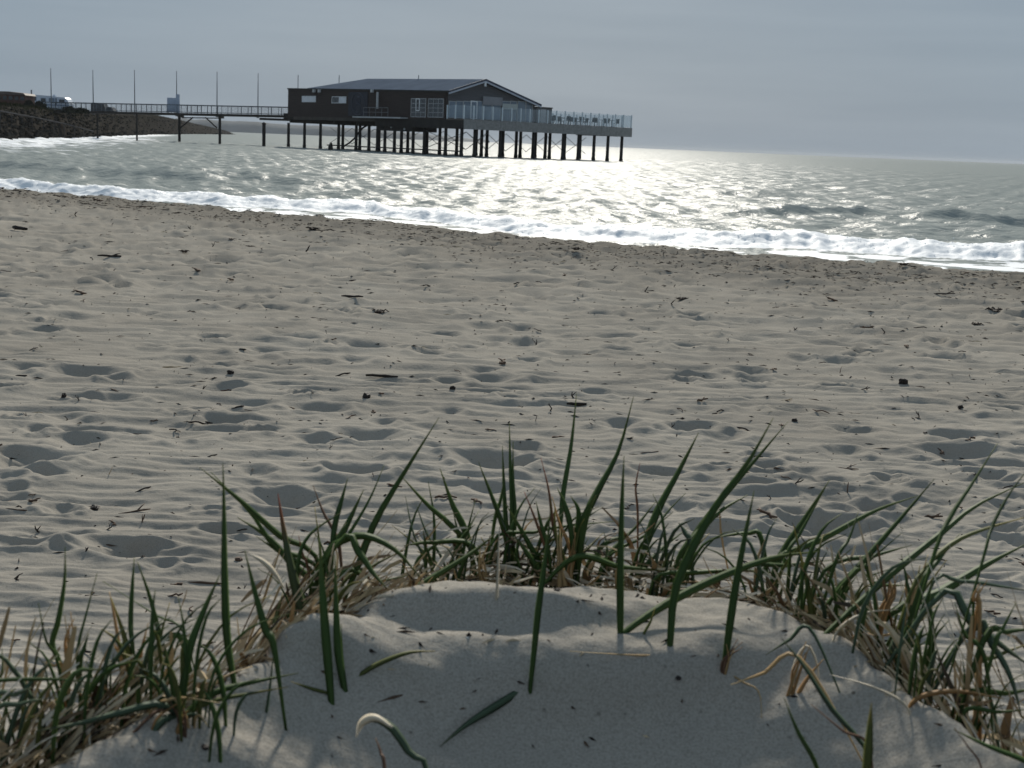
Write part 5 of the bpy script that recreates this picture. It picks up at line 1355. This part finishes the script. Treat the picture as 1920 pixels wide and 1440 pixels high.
sticks = [  # px, py, length px, radius m, turn, tilt, fork, material, label
 (716, 714, 62, .010, -.06, 0, False, 'wood_dark', 'straight blackened stick lying flat in mid beach, left of centre'),
 (1081, 763, 38, .011, .05, 0, False, 'wood_dark', 'short thick dark stick behind the tip of the tallest centre blade'),
 (38, 433, 46, .030, -.7, 0, False, 'wood_dark', 'thick dark driftwood branch near the surf at the far left'),
 (660, 559, 46, .012, -.35, .05, False, 'wood_dark', 'long dark stick just left of the black weed clump'),
 (576, 471, 26, .010, -.5, .9, False, 'wood_dark', 'dark twig standing slanted in the sand near the surf'),
 (205, 482, 44, .014, .1, 0, True, 'wood_dark', 'forked dark driftwood on the left upper beach'),
 (252, 966, 62, .0045, .45, .1, True, 'wood_brown', 'forked reddish brown twig on the sand at left'),
 (268, 990, 34, .003, .2, 1.25, True, 'wood_brown', 'thin forked twig standing upright on a sand ridge at left'),
 (162, 1048, 18, .003, .9, .9, True, 'wood_dark', 'tiny forked twig standing up behind the left tufts'),
 (385, 1100, 76, .0045, -.12, .03, False, 'wood_brown', 'brown stick lying behind the leafy clump at left'),
 (1588, 931, 42, .0035, 1.6, 1.3, False, 'wood_brown', 'thin bent twig standing upright by the big footprint at right'),
 (1580, 880, 60, .0035, -.35, .05, True, 'wood_brown', 'slender brown twig left of the right-hand footprints'),
 (1218, 853, 38, .003, .3, .05, False, 'wood_brown', 'fine straight twig between the two long centre blades'),
 (1178, 824, 20, .004, -.6, .1, True, 'wood_dark', 'short forked dark twig right of the tallest blades'),
 (1475, 754, 22, .003, -.7, .2, True, 'wood_tan', 'small tan forked twig on the ripples right of centre'),
 (446, 769, 26, .006, .7, .1, False, 'wood_dark', 'dark slanting stick by the hollow left of centre'),
 (388, 793, 26, .006, -.4, 0, False, 'wood_dark', 'short dark stick below the sand ridge at left'),
 (1005, 790, 20, .0025, .3, 1.35, False, 'wood_dark', 'thin black twig standing upright at the centre of the beach'),
 (455, 659, 18, .008, -.6, .1, False, 'wood_dark', 'small dark slanted chip on the left beach'),
 (325, 690, 40, .006, .2, 0, False, 'wood_tan', 'pale tan reed stem on the left beach'),
 (40, 707, 24, .006, -.1, .1, False, 'wood_dark', 'dark bone-shaped twig at the left edge of the beach'),
 (1490, 621, 20, .006, .8, .5, True, 'wood_dark', 'little dark forked twig in the right middle beach'),
 (1575, 700, 30, .0025, 1.1, .9, False, 'wood_brown', 'thin slanted grass stalk on the right middle beach'),
 (1620, 732, 24, .004, -.1, .3, True, 'wood_dark', 'dark T-shaped twig left of the square black block'),
 (1770, 556, 40, .008, -.5, .1, True, 'wood_dark', 'branched dark twig on the right upper beach'),
 (205, 895, 34, .0018, .9, 1.1, False, 'wood_tan', 'dry straw stalk standing in the sand at left'),
 (30, 962, 44, .0035, -.1, .0, False, 'wood_brown', 'reddish twig at the left edge below the deep footprint'),
 (1155, 700, 20, .004, .4, .1, False, 'wood_brown', 'small brown stick in the middle of the beach right of centre')]
for k, (px, py, lp, r0, rz, tilt, fork, mt, lab) in enumerate(sticks):
    L_ = lp * m_at(px, py)
    lay('driftwood_stick' if r0 > .009 else 'twig', stick_mesh(L_, r0, 100 + k, .12, fork), M[mt], px, py, lab, 'twig' if r0 < .009 else 'driftwood', rz, tilt)
clumps = [(712, 588, 24, 'black spiky seaweed clump on the middle left beach'), (326, 822, 18, 'small black seaweed tangle left of the middle footprints'), (433, 448, 11, 'small round black lump near the surf at left'),
 (586, 430, 16, 'dark flat weed clump close to the surf at left'), (1402, 473, 24, 'dark weed clump at the water line right of centre'), (705, 411, 20, 'spiky wrack heap on the edge of the beach at centre left'),
 (1865, 582, 30, 'low dark heap of wrack at the right edge of the beach'), (1692, 500, 14, 'small wrack lump at the water line near the right'), (345, 473, 14, 'small dark weed lump on the left upper beach'),
 (470, 462, 13, 'little weed clump under the surf line at left of the pavilion'), (1830, 611, 18, 'greenish dark wrack patch on the right upper beach'), (1080, 470, 12, 'small dark clump below the white swash at centre'),
 (1280, 560, 16, 'dark churned weed patch on the right of the upper beach')]
for k, (px, py, rp, lab) in enumerate(clumps):
    me = clump_mesh(.85 * rp * m_at(px, py), 300 + k, 18); tn = me.attributes.new('tone', 'FLOAT', 'POINT'); tn.data.foreach_set('value', [dr_.uniform(.2, .75) for _ in me.vertices])
    lay('seaweed_clump', me, M['wrack'], px, py, lab, 'seaweed', dr_.uniform(0, 6), 0, .01)
chips = [(686, 746, 11, 7, 'angular black driftwood chunk left of centre'), (1693, 720, 10, 6, 'square black block lying on the right beach'), (1801, 768, 7, 5, 'round black lump on the right beach'), (178, 958, 12, 5, 'black oblong pebble at left above the twigs'),
 (432, 704, 7, 5, 'dark stone left of the straight stick'), (447, 1056, 11, 6, 'brown curled bark chip behind the left grass'), (848, 733, 6, 5, 'small dark stone left of the centre footprints'), (1045, 1109, 9, 6, 'dark crumb on the crest of the dune'),
 (905, 1192, 4, 4, 'tiny brown crumb on the dune face left of the centre blade'), (876, 1202, 4, 3, 'tiny pale shell bit on the dune face'), (384, 1400, 11, 5, 'dark twig end half buried at the lower left'), (1270, 1292, 9, 4, 'dark flat chip on the lower right of the dune'),
 (268, 1046, 5, 3, 'tiny dark grit lump on the left sand ridge'), (120, 745, 7, 5, 'small dark stone on the left beach'), (1490, 790, 6, 4, 'small dark chip on the right ripples')]
for k, (px, py, a, b, lab) in enumerate(chips):
    s_ = m_at(px, py); mb = MB().blob((0, 0, b * s_ * .55), a * s_, a * s_ * .7, b * s_, 500 + k, .22, 8, 6)
    mt = 'shell' if 'shell' in lab else ('wood_brown' if 'brown' in lab else 'wood_dark')
    lay('shell_bit' if 'shell' in lab else ('driftwood_chip' if ('wood' in lab or 'chip' in lab or 'twig' in lab or 'block' in lab) else 'pebble'), mb.mesh('chip', False), M[mt], px, py, lab, 'shell' if 'shell' in lab else 'debris', dr_.uniform(0, 3), 0, .002)
# scattered small twigs: countable, alike
tw = [stick_mesh(1.0, r0, 700 + i, .5, i % 3 == 0) for i, r0 in enumerate((.05, .07, .04, .09, .06, .05))]
for me in tw: me.materials.append(M['wood_dark'] if tw.index(me) % 2 == 0 else M['wood_brown'])
xs, ys, ls = [], [], []
for k in range(230):
    th = dr_.uniform(-.42, .42); rb = float(r_berm(th)); r = dr_.uniform(3.6, 7.5) if dr_.random() < .4 else dr_.uniform(6, rb - .3)
    xs.append(r * sin(th)); ys.append(r * cos(th)); ls.append(dr_.uniform(.02, .055) * (1 + r / 9))
zs = ground_z(np.array(xs), np.array(ys))
for k in range(230):
    o = bpy.data.objects.new('small_twig', tw[k % 6]); col.objects.link(o)
    o.location = (xs[k], ys[k], zs[k] - .001); o.scale = (ls[k],) * 3; o.rotation_euler = (0, -dr_.uniform(0, .25) if k % 6 else -dr_.uniform(.6, 1.3), dr_.uniform(0, 6.28))
    tag(o, 'small dark twig among many scattered over the beach sand', 'twig', 'small twigs scattered on the beach')
# wrack crumbs: far too many to count, thickest along the berm
n = 9500
th = rng.uniform(-.45, .45, n); rb = r_berm(th); sel = rng.random(n)
r = np.where(sel < .62, rb - np.abs(rng.normal(0, 1.9, n)), 3.3 + (rb - 3.4) * rng.random(n) ** 1.0)
mnd = np.arange(n) < 110
x, y = r * np.sin(th), r * np.cos(th)
x = np.where(mnd, rng.normal(0, .2, n), x); y = np.where(mnd, rim(x) - rng.random(n) * .32, y); r = np.where(mnd, .0, r)
z = ground_z(x, y)
sz_ = rng.uniform(.0012, .0042, n) * (1 + r / 6.5); el = rng.uniform(1.0, 5.0, n); an = rng.uniform(0, 2*pi, n)
base = np.array([[-1, 0, 0], [0, -.4, .05], [1, 0, .1], [0, .4, .05], [0, 0, .75]])
Vn = np.repeat(base[None], n, 0) * (1 + rng.normal(0, .25, (n, 5, 3)))
Vn[:, :, 0] *= el[:, None]
ca, sa = np.cos(an)[:, None], np.sin(an)[:, None]
vx = (Vn[:, :, 0]*ca - Vn[:, :, 1]*sa) * sz_[:, None] + x[:, None]; vy = (Vn[:, :, 0]*sa + Vn[:, :, 1]*ca) * sz_[:, None] + y[:, None]; vz = Vn[:, :, 2] * sz_[:, None] + z[:, None]
fc = np.array([[0, 1, 4], [1, 2, 4], [2, 3, 4], [3, 0, 4]])
me = bpy.data.meshes.new('wrack_crumbs'); me.from_pydata(np.stack([vx, vy, vz], -1).reshape(-1, 3).tolist(), [], (np.arange(n)[:, None, None]*5 + fc[None]).reshape(-1, 3).tolist())
me.attributes.new('tone', 'FLOAT', 'POINT').data.foreach_set('value', np.repeat(np.where(rng.random(n) < .07, 1.0, rng.random(n) * .8), 5).astype(np.float32)); me.update()
o = link_mesh('wrack_crumbs', me, M['wrack']); tag(o, 'dark crumbs of weed and wood strewn over the beach', 'debris', kind='stuff')

# ------------------------------------------------------------------ sea air
m, t, o_ = new_mat('haze_air')
pv = t.nodes.new('ShaderNodeVolumePrincipled'); pv.inputs['Color'].default_value = (0.92, 0.96, 1.0, 1); pv.inputs['Density'].default_value = 0.0001
t.links.new(pv.outputs[0], o_.inputs['Volume'])
hz = MB().box(-9500, 9500, -60, 9800, -2.6, 13.0).build('haze', m); tag(hz, 'thin pale sea haze over the water', 'haze', kind='stuff')
